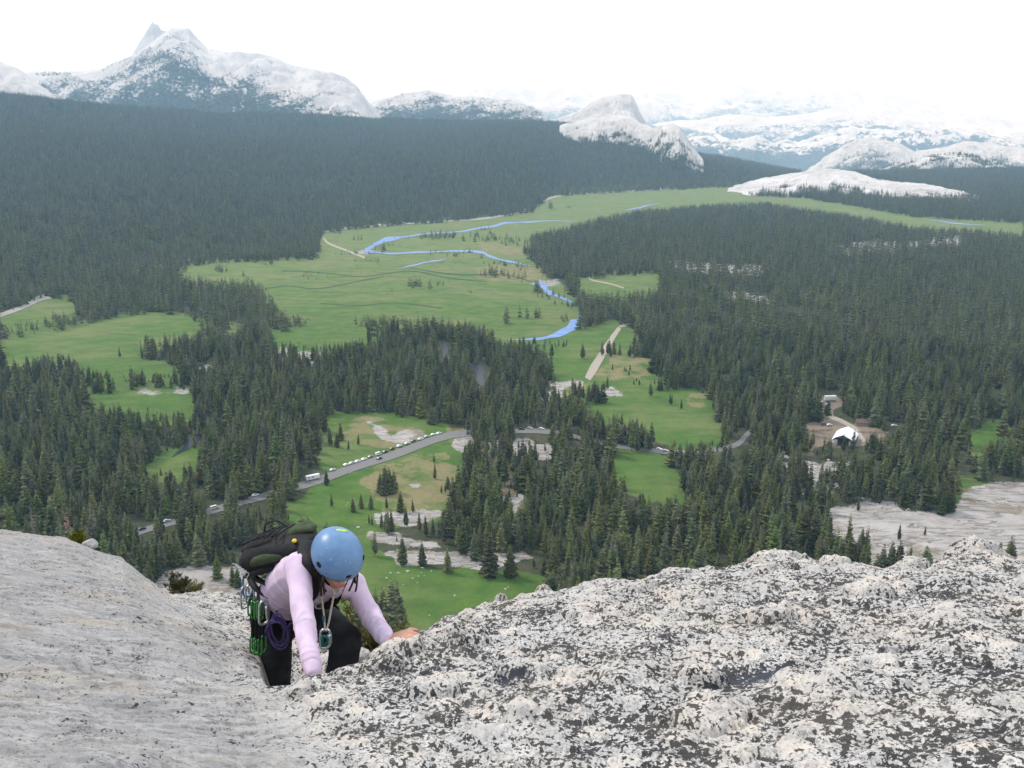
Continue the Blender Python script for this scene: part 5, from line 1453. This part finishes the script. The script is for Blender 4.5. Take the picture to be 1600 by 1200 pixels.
link('cord', to_mesh(bm, 'cord'), tan_m, t)
bm = bmesh.new(); cord(bm, [at_y(505, 962, 3.935) - c0, at_y(506.4, 972, 3.925) - c0], .0062, 8); link('tape', to_mesh(bm, 'tape'), teal_m, t)
bm = bmesh.new(); cord(bm, [Vector((-.012, -.006, -.03)), Vector((.010, -.008, -.012)), Vector((.014, -.01, .008)), Vector((-.006, -.01, .016))], .006, 6, True); link('knot', to_mesh(bm, 'knot'), teal_m, t)
c0 = at_y(525, 917, 3.99)
t = empty('carabiner', c0); tag(t, 'pale carabiner holding the tan cord under the climber\'s chin', 'carabiner')
bm = bmesh.new(); biner(bm, Vector((0, 0, 0)), .06, .028, .004, .2); link('frame', to_mesh(bm, 'frame'), steel_m, t)
# ================================================================ cars, caravan, stable yard, boulders, shrubs
def boxes(parts):
    """list of (x0,x1,y0,y1,z0,z1[,taper x, taper y]) as one mesh"""
    V = []; Q = []
    for b in parts:
        x0, x1, y0, y1, z0, z1 = b[:6]; tx, ty = (b[6:] + (0, 0))[:2] if len(b) > 6 else (0, 0)
        i = len(V)
        V += [(x0, y0, z0), (x1, y0, z0), (x1, y1, z0), (x0, y1, z0), (x0 + tx, y0 + ty, z1), (x1 - tx, y0 + ty, z1), (x1 - tx, y1 - ty, z1), (x0 + tx, y1 - ty, z1)]
        Q += [(i, i + 3, i + 2, i + 1), (i + 4, i + 5, i + 6, i + 7)] + [(i + k, i + (k + 1) % 4, i + 4 + (k + 1) % 4, i + 4 + k) for k in range(4)]
    return V, Q
def box_obj(name, parts, mat, parent, bev=.0):
    V, Q = boxes(parts); me = np_mesh(name, V, Q)
    if bev:
        bm = bmesh.new(); bm.from_mesh(me); bmesh.ops.bevel(bm, geom=bm.edges[:], offset=bev, segments=2, affect='EDGES', profile=.6); bm.to_mesh(me); bm.free()
    return link(name, me, mat, parent, False)
def prism(name, prof, y0, y1, mat, parent, bev=0):
    """side outline (x, z) pulled across the width"""
    k = len(prof)
    bm = bmesh.new()
    a = [bm.verts.new((x, y0, z)) for x, z in prof]; b = [bm.verts.new((x, y1, z)) for x, z in prof]
    bm.faces.new(a); bm.faces.new(list(reversed(b)))
    for i in range(k): bm.faces.new((a[i], b[i], b[(i + 1) % k], a[(i + 1) % k]))
    bmesh.ops.recalc_face_normals(bm, faces=bm.faces)
    if bev: bmesh.ops.bevel(bm, geom=bm.edges[:], offset=bev, segments=2, affect='EDGES')
    me = bpy.data.meshes.new(name); bm.to_mesh(me); bm.free()
    return link(name, me, mat, parent, False)
def wheel_mesh():
    bm = bmesh.new()
    bmesh.ops.create_cone(bm, cap_ends=True, segments=14, radius1=.33, radius2=.33, depth=.22, matrix=Matrix.Rotation(R(90), 4, 'X'))
    bmesh.ops.bevel(bm, geom=bm.edges[:], offset=.03, segments=1, affect='EDGES')
    me = bpy.data.meshes.new('wheel'); bm.to_mesh(me); bm.free(); return me
tyre_m = simple('tyre', (0.02, 0.02, 0.02), .85)
glass_m = simple('car_glass', (0.02, 0.025, 0.03), .12, .6)
PAINT = {k: simple('paint_' + k, v, .3, .5, .04, 3) for k, v in dict(white=(.78, .78, .77), silver=(.50, .51, .53), black=(.03, .03, .035), navy=(.04, .06, .12), grey=(.22, .23, .24), green=(.05, .09, .07), tan=(.45, .40, .32)).items()}
wheel_me = wheel_mesh(); wheel_me.materials.append(tyre_m)
def make_car(van=False):
    t = empty('parked_car', (0, 0, 0))
    if van:
        prof = [(-2.4, .35), (2.4, .35), (2.45, .95), (1.9, 1.15), (1.45, 2.05), (-2.3, 2.1), (-2.42, 1.9)]
        win = [(-2.0, 1.25), (1.62, 1.25), (1.30, 1.85), (-2.0, 1.88)]
    else:
        prof = [(-2.2, .32), (2.2, .32), (2.28, .62), (2.15, .80), (1.0, .95), (.35, 1.42), (-1.2, 1.46), (-1.95, .98), (-2.25, .92)]
        win = [(-1.62, .98), (.80, .98), (.30, 1.36), (-1.15, 1.39)]
    prism('body', prof, -.85, .85, None, t, .07)
    prism('window', win, -.86, .86, glass_m, t)
    for x in (-1.4, 1.4):
        for y in (-.78, .78):
            o = bpy.data.objects.new('wheel', wheel_me); COL.objects.link(o); o.parent = t; o.location = (x, y, .33)
    box_obj('headlight', [(2.20, 2.30, -.75, -.45, .62, .76)], simple('lamp_glass', (.7, .7, .68), .2), t)
    o = bpy.data.objects.new('headlight', bpy.data.objects['headlight'].data); COL.objects.link(o); o.parent = t; o.location = (0, 1.2, 0)
    return t
car_p = make_car(); van_p = make_car(True); PROTO = {False: car_p, True: van_p}; used_p = set()
body_by = {}
def children(o): return [c_ for c_ in bpy.data.objects if c_.parent is o]
kids = {False: children(car_p), True: children(van_p)}
def place_car(px, py, colour, label, van=False, turn=None, group='cars parked along the valley road'):
    x, y = map(float, at_z(px, py))
    z = float(land_z(np.array([x]), np.array([y]))[0]) + .33
    if turn is None:
        P = np.array([(180,846),(225,829),(268,817),(330,799),(378,785),(430,771),(500,751),(560,729),(620,709),(690,683),(740,676),(800,674),(850,675),(900,684),(960,697),(1000,702),(1050,707)], float)
        i = int(np.argmin(np.abs(P[:, 0] - px))); i = min(max(i, 1), len(P) - 2)
        ax_, ay_ = at_z(*P[i - 1]); bx_, by_ = at_z(*P[i + 1]); turn = math.atan2(by_ - ay_, bx_ - ax_)
    src_o = PROTO[van]
    if van not in used_p: used_p.add(van); t = src_o; parts = kids[van]
    else:
        t = src_o.copy(); COL.objects.link(t); parts = []
        for c_ in kids[van]:
            d = c_.copy(); COL.objects.link(d); d.parent = t; parts.append(d)
    t.location = (x, y, z); t.rotation_euler = (0, 0, turn); t.name = 'parked_van' if van else 'parked_car'
    tag(t, label, 'van' if van else 'car', group)
    for d in parts:
        if d.name.startswith('body'):
            key = (van, colour)
            if key not in body_by:
                me = d.data.copy(); me.materials.clear(); me.materials.append(PAINT[colour]); body_by[key] = me
            d.data = body_by[key]
    return t
base_car_mesh = [d.data for d in kids[False] if d.name.startswith('body')][0]
for a in (
 (520,737,'silver','silver car parked just right of the white caravan'),
 (541,728.5,'white','white car parked second in the row right of the caravan'),
 (550,725.5,'silver','silver car between two pale cars at the near end of the row'),
 (559,722.5,'white','white car fourth in the row right of the caravan'),
 (569,719,'white','white car fifth in the row right of the caravan'),
 (579,715,'grey','grey car parked directly behind the white van'),
 (602,707,'black','black car parked directly ahead of the white van'),
 (613,702,'black','black car second ahead of the white van'),
 (624,698,'white','white car between a black car and a silver one in the row'),
 (636,694,'silver','silver car near the sandy patch by the road'),
 (646,690,'navy','dark blue car in the upper half of the parked row'),
 (657,687,'white','white car just past the dark blue one'),
 (667,683,'silver','silver car third from the far end of the row'),
 (677,680,'white','white car second from the far end of the row'),
 (686,678,'white','white car at the far end of the row'),
 (383,781,'black','black car on the road bend below the pines at left'),
 (399,775.5,'white','white car on the road bend ahead of a black car'),
 (222,828,'navy','dark blue car half hidden among pines at far left'),
 (261,816,'silver','silver car in the forest gap behind the dark blue one'),
 (846,672,'white','white car on the road in the pine gap above the dry patch'),
 (828,671,'silver','silver car behind the white one in the pine gap'),
 (815,672,'black','black car third in the pine gap'),
 (1030,703.5,'white','white car on the road at the lower end of the bridge meadow'),
 (1040,706,'silver','silver car just right of the white one below the bridge meadow'),
 (958,694,'white','white car in shade under the pines right of the middle grove')):
    place_car(*a)
place_car(593, 717.5, 'black', 'black car driving on the road abreast of the white van', turn=None, group='cars on the valley road')
place_car(591, 711, 'white', 'white van standing tall in the middle of the parked row', True)
place_car(335, 796, 'white', 'white van in the forest gap left of the road bend', True)
YG = 'vehicles parked in the stable yard'
place_car(1296, 665, 'white', 'white car on the brown yard left of the cabin', turn=.3, group=YG)
place_car(1287, 664, 'navy', 'dark car beside the white one on the brown yard', turn=.2, group=YG)
place_car(1397, 667, 'white', 'white car parked under the pines right of the cabin', turn=.1, group=YG)
place_car(1283, 631, 'white', 'white van in the gravel lot left of the long trailer', True, 1.0, YG)
place_car(1293, 635, 'silver', 'silver van nearest the viewer in the gravel lot', True, .4, YG)
place_car(1317, 624, 'white', 'white van right of the long trailer', True, .9, YG)
place_car(1242, 633, 'white', 'white car in the forest gap left of the gravel lot', turn=.2, group=YG)
place_car(1256, 626, 'silver', 'silver car half hidden left of the gravel lot', turn=.2, group=YG)
def ground_at(px, py):
    x, y = map(float, at_z(px, py)); return Vector((x, y, float(land_z(np.array([x]), np.array([y]))[0])))
# caravan
t = empty('caravan', ground_at(488, 751) + Vector((0, 0, .35)), .62)
tag(t, 'long white caravan parked at the near end of the car row', 'caravan')
prism('body', [(-4.2, .6), (4.0, .6), (4.5, 1.1), (4.6, 2.3), (5.0, 2.6), (4.9, 3.2), (-4.2, 3.2)], -1.25, 1.25, PAINT['white'], t, .1)
box_obj('window', [(-3.2, -2.0, -1.27, 1.27, 1.8, 2.5), (-1.0, .8, -1.27, 1.27, 1.8, 2.5), (4.0, 4.62, -1.1, 1.1, 1.45, 2.2)], glass_m, t)
box_obj('stripe', [(-4.15, 4.0, -1.262, 1.262, 1.3, 1.5)], PAINT['tan'], t)
for x in (-2.3, 2.9):
    for y in (-1.1, 1.1):
        o = bpy.data.objects.new('wheel', wheel_me); COL.objects.link(o); o.parent = t; o.location = (x, y, .40); o.scale = (1.2, 1.2, 1.2)
# long white trailer
t = empty('trailer', ground_at(1297, 627), .05); tag(t, 'long white box trailer at the back of the gravel lot', 'trailer')
box_obj('box', [(-4.6, 4.6, -1.3, 1.3, 1.0, 4.6)], PAINT['white'], t, .08)
box_obj('chassis', [(-4.2, 4.4, -1.0, 1.0, .6, .985)], PAINT['black'], t)
for x in (-3.2, -2.3, 3.4):
    for y in (-1.05, 1.05):
        o = bpy.data.objects.new('wheel', wheel_me); COL.objects.link(o); o.parent = t; o.location = (x, y, .42); o.scale = (1.25, 1.25, 1.25)
# marquee
canvas_m = simple('white_canvas', (.80, .80, .78), .8, .2, .05, 2)
purple_c = simple('purple_canvas', (.16, .12, .36), .8, .2, .1, 2)
t = empty('marquee', ground_at(1320, 690), -.46); t.scale = (1.2, 1.15, 1.2); tag(t, 'large white gabled marquee with purple side walls', 'marquee')
def slope(sg):
    bm = bmesh.new()
    pts = [(0, 7.2), (sg * 4.2, 5.2), (sg * 6.3, 3.6), (sg * 6.3, 3.5), (sg * 4.2, 5.08), (0, 7.08)]
    a = [bm.verts.new((x, -10, z)) for x, z in pts]; b = [bm.verts.new((x, 10, z)) for x, z in pts]
    bm.faces.new(a); bm.faces.new(list(reversed(b)))
    for i in range(6): bm.faces.new((a[i], b[i], b[(i + 1) % 6], a[(i + 1) % 6]))
    link('roof_panel', to_mesh(bm, 'roof_panel'), canvas_m, t, False)
slope(-1); slope(1)
for sg in (-1, 1): box_obj('side_wall', [(sg * 6.2 - .05, sg * 6.2 + .05, -7.9, 7.9, 0, 3.45)], purple_c, t)
box_obj('end_wall', [(-6.0, 6.0, 7.8, 7.9, 0, 3.45)], canvas_m, t)
for sg in (-1, 1): box_obj('end_wall', [(sg * 4.6 - 1.4, sg * 4.6 + 1.4, -7.95, -7.85, 0, 3.4)], canvas_m, t)
for x in (-6.25, 6.25):
    for y in (-8, 0, 8): box_obj('pole', [(x - .06, x + .06, y - .06, y + .06, 0, 3.6)], PAINT['silver'], t)
# cabin
stone_m = simple('cabin_stone', (.30, .25, .21), .9, .1, .3, 3); shingle_m = simple('brown_shingles', (.16, .10, .08), .9, .1, .3, 3)
t = empty('cabin', ground_at(1347, 664), .12); tag(t, 'small stone cabin with a brown gable roof in the stable yard', 'cabin')
prism('wall', [(-3.2, 0), (3.2, 0), (3.2, 2.6), (0, 4.6), (-3.2, 2.6)], -4.4, 4.4, stone_m, t).rotation_euler = (0, 0, R(70))
def cabin_roof(sg):
    o = prism('roof', [(0, 4.75), (sg * 3.8, 2.35), (sg * 3.8, 2.2), (0, 4.58)], -4.9, 4.9, shingle_m, t); o.rotation_euler = (0, 0, R(70))
cabin_roof(-1); cabin_roof(1)
o = box_obj('door', [(-.5, .5, -4.46, -4.4, 0, 2.1)], PAINT['black'], t); o.rotation_euler = (0, 0, R(70))
for x in (-1.8, 1.8):
    o = box_obj('window', [(x - .4, x + .4, -4.45, -4.4, 1.1, 1.9)], glass_m, t); o.rotation_euler = (0, 0, R(70))
# small tents
orange_m = simple('orange_canvas', (.70, .22, .09), .8, .2, .08, 2)
def tent(px, py, m, lab, w, l, h, rot):
    t = empty('tent', ground_at(px, py), rot); tag(t, lab, 'tent')
    prism('canopy', [(-w, 0), (-w, h * .45), (0, h), (w, h * .45), (w, 0)], -l, l, m, t, .1)
    prism('doorway', [(-w * .3, 0.02), (w * .3, 0.02), (w * .12, h * .6), (-w * .12, h * .6)], -l - .03, -l + .02, PAINT['black'], t)
tent(1233, 664, canvas_m, 'white tent among the pines left of the yard', 1.9, 2.2, 3.4, .3)
tent(1246, 665, canvas_m, 'smaller white tent right of the white one by the pines', 1.5, 1.8, 2.6, -.4)
tent(1257, 669, simple('grey_canvas', (.38, .39, .41), .8), 'grey tent at the left end of the corral fence', 1.7, 2.0, 2.4, .8)
tent(1250, 680, orange_m, 'orange tent half hidden by pines beside the yard', 1.6, 2.0, 2.2, .2)
# corral fence
wood_m = simple('weathered_wood', (.13, .085, .065), .9, .1, .3, 4)
def corral(pts, lab):
    P = [ground_at(*q) for q in pts]
    t = empty('fence', P[0]); tag(t, lab, 'fence')
    for i, (a, b) in enumerate(zip(P[:-1], P[1:])):
        L = (b - a).length; k = max(1, int(L / 3.2)); yaw = math.atan2(b.y - a.y, b.x - a.x)
        for j in range(k):
            q = a.lerp(b, j / k) - P[0]
            o = box_obj('post', [(-.1, .1, -.1, .1, 0, 1.6)], wood_m, t); o.location = q; o.rotation_euler = (0, 0, yaw)
        for hgt in (.5, .95, 1.4):
            o = box_obj('rail', [(0, L, -.05, .05, hgt - .07, hgt + .07)], wood_m, t); o.location = a - P[0] + Vector((0, 0, .0)); o.rotation_euler = (0, 0, yaw)
corral([(1268,674),(1285,673),(1302,672)], 'brown rail fence on the yard left of the marquee')
corral([(1340,676),(1360,677),(1382,677),(1392,671)], 'brown rail fence on the yard right of the marquee')

# ---------------------------------------------------------------- boulders
n = Nodes('pale_boulder')
f = n.noise(n.pos(), 2.2, 5, .6)
boulder_m = n.finish(n.mix(n.step(f, .3, .7), (0.34, 0.32, 0.30), (0.58, 0.55, 0.52)), .95, n.bump(f, .5, .1), .1)
def boulder_mesh(seed):
    bm = bmesh.new(); bmesh.ops.create_icosphere(bm, subdivisions=3, radius=1.0)
    rg_ = np.random.default_rng(seed); planes = [(Vector(rg_.normal(0, 1, 3)).normalized(), rg_.uniform(.55, .85)) for _ in range(9)]
    for v in bm.verts:
        for nn, d in planes:
            q = v.co.dot(nn)
            if q > d: v.co -= nn * (q - d)
        v.co.z *= .72
        if v.co.z < -.2: v.co.z = -.2 + (v.co.z + .2) * .3
    me = bpy.data.meshes.new('boulder'); bm.to_mesh(me); bm.free(); me.materials.append(boulder_m); return me
BM = [boulder_mesh(s) for s in range(6)]
rb = np.random.default_rng(5)
def boulder(px, py, size, label, group):
    o = bpy.data.objects.new('boulder', BM[int(rb.integers(0, 6))]); COL.objects.link(o)
    o.location = ground_at(px, py) + Vector((0, 0, size * .1))
    s = size * .36; o.scale = (s * rb.uniform(.8, 1.4), s * rb.uniform(.8, 1.2), s * rb.uniform(.6, 1.0)); o.rotation_euler = (0, 0, rb.uniform(0, 6.28))
    tag(o, label, 'boulder', group)
for px, py, s in ((610,897,1.6),(604,905,1.9),(622,897,1.8),(637,895,2.6),(645,905,1.7),(654,902,1.3),(660,889,1.6),(658,897,1.2),(674,894,1.6),(710,931,1.7),(790,921,1.9),(794,918,1.3),(601,932,1.1),(610,932,1.0),(625,930,1.0),(671,962,1.2),(652,912,1.0),(630,915,1.0),(600,921,.9),(663,901,1.1),(560,824,2.4),(543,786,1.3),(666,792,1.5),(541,790,1.2)):
    boulder(px, py, s, 'small white boulder lying in the green near meadow', 'white boulders in the near meadow')
def talus(poly, k, smin, smax, label, group):
    xs = [q[0] for q in poly]; ys = [q[1] for q in poly]; c_ = 0
    while c_ < k:
        px, py = rb.uniform(min(xs), max(xs)), rb.uniform(min(ys), max(ys))
        if in_poly(np.array([px]), np.array([py]), poly)[0]:
            boulder(px, py, smin + (smax - smin) * rb.random() ** 2.5, label, group); c_ += 1
talus([(700,866),(755,866),(752,892),(690,886)], 26, .8, 2.2, 'boulder in the rubble at the right end of the pale slab', 'boulders below the groves')
talus([(1345,778),(1440,795),(1510,810),(1490,822),(1400,806),(1340,790)], 46, .8, 2.4, 'boulder in the rubble strip on the big granite slab', 'boulders on the big granite slab')
talus([(1245,722),(1350,712),(1355,745),(1270,790),(1240,780)], 44, 1.2, 4.5, 'pale boulder in the block field below the marquee', 'boulders below the marquee')
boulder(1302, 736, 9.0, 'largest rounded pale boulder below the marquee', None); boulder(1304, 745, 6.5, 'white block leaning against the largest boulder', None)
talus([(935,612),(975,608),(972,622),(940,622)], 22, .8, 2.2, 'boulder in the rubble patch of the bridge meadow', 'boulders in the bridge meadow')
talus([(865,545),(880,570),(868,590),(850,610),(840,615),(855,570)], 16, .8, 2.2, 'boulder scattered left of the gravel track', 'boulders left of the track')
talus([(512,660),(700,668),(720,700),(690,790),(560,820),(520,760)], 22, .6, 1.5, 'small pale boulder in the meadow of the parked cars', 'boulders in the car meadow')
talus([(120,560),(215,560),(300,615),(120,640)], 16, .8, 2.2, 'boulder in the small meadow at left', 'boulders in the small left meadow')
talus([(700,675),(880,690),(890,712),(720,715)], 20, .9, 2.6, 'boulder beside the road in the middle grove', 'boulders beside the road')

# ---------------------------------------------------------------- shrubs and a loose block at the edge of the slab
def shrub_mesh(seed, k=420):
    rg_ = np.random.default_rng(seed); V = []; T = []
    stems = [(rg_.normal(0, .35), rg_.normal(0, .30), rg_.uniform(.55, 1.0)) for _ in range(11)]
    for _ in range(k):
        sx, sy, sh = stems[rg_.integers(0, len(stems))]; f = rg_.uniform(.1, 1) ** .7
        c_ = np.array([sx * f + rg_.normal(0, .07), sy * f + rg_.normal(0, .07), sh * f])
        a = rg_.uniform(0, 6.28); L = rg_.uniform(.08, .16); d = np.array([math.cos(a) * .6, math.sin(a) * .6, rg_.uniform(.3, 1)]) * L
        for q in range(5):
            b = rg_.normal(0, .03, 3); w = rg_.normal(0, .022, 3); i = len(V)
            V += [c_ + b - w, c_ + b + w, c_ + d + b * 1.8]; T.append((i, i + 1, i + 2))
    return np_mesh('foliage', np.array(V), None, np.array(T))
def shrub(px, py, y, size, lab, seed):
    q = at_y(px, py, y); t = empty('shrub', q, seed); t.scale = (size,) * 3; tag(t, lab, 'shrub')
    link('foliage', shrub_mesh(seed), shrub_mat, t, False)
    bm = bmesh.new(); rg_ = random.Random(seed)
    for k in range(5): cord(bm, [Vector((0, 0, -.25)), Vector((rg_.uniform(-.2, .2), rg_.uniform(-.2, .2), .2)), Vector((rg_.uniform(-.4, .4), rg_.uniform(-.4, .4), .6))], .018, 5)
    link('stem', to_mesh(bm, 'stem'), bark_mat, t)
shrub(286, 938, 7.25, .22, 'yellow green shrub at the notch in the left slab edge', 1)
shrub(300, 936, 7.4, .15, 'small low shrub right of the notch in the slab edge', 6)
shrub(123, 860, 8.2, .19, 'dark olive shrub beside the rusty dead pine', 2)
shrub(576, 1040, 5.3, .30, 'olive shrub behind the climber\'s raised knee', 3)
o = bpy.data.objects.new('rock_block', BM[2]); COL.objects.link(o); o.location = at_y(142, 852, 7.9); o.scale = (.075, .06, .085); o.rotation_euler = (.2, .1, .5)
tag(o, 'pale rock block at the left slab edge beside the olive shrub', 'rock')
o = bpy.data.objects.new('rock_block', BM[4]); COL.objects.link(o); o.location = at_y(563, 1030, 4.7); o.scale = (.06, .06, .09); o.rotation_euler = (.1, .2, 1.5)
tag(o, 'pale rock lump between the dark knee and the olive shrub', 'rock')
# ================================================================ the air
def haze_box():
    x0, x1, y0, y1, z0, z1 = -31000, 31000, -31000, 31000, -420, 1900
    v = [(x, y, z) for x in (x0, x1) for y in (y0, y1) for z in (z0, z1)]
    q = [(0, 1, 3, 2), (4, 6, 7, 5), (0, 4, 5, 1), (2, 3, 7, 6), (0, 2, 6, 4), (1, 5, 7, 3)]
    me = np_mesh('haze', v, q)
    m = bpy.data.materials.new('haze'); m.use_nodes = True
    t = m.node_tree; t.nodes.clear()
    o = t.nodes.new('ShaderNodeOutputMaterial'); vv = t.nodes.new('ShaderNodeVolumePrincipled')
    vv.inputs['Color'].default_value = (0.42, 0.70, 1.0, 1)
    vv.inputs['Absorption Color'].default_value = (1, 1, 1, 1)
    vv.inputs['Density'].default_value = HAZE
    vv.inputs['Anisotropy'].default_value = 0.25
    t.links.new(vv.outputs['Volume'], o.inputs['Volume'])
    h = link('haze', me, m, smoothed=False)
    tag(h, 'thin blue haze filling the valley air', kind='stuff')
HAZE = 8.0e-5
haze_box()
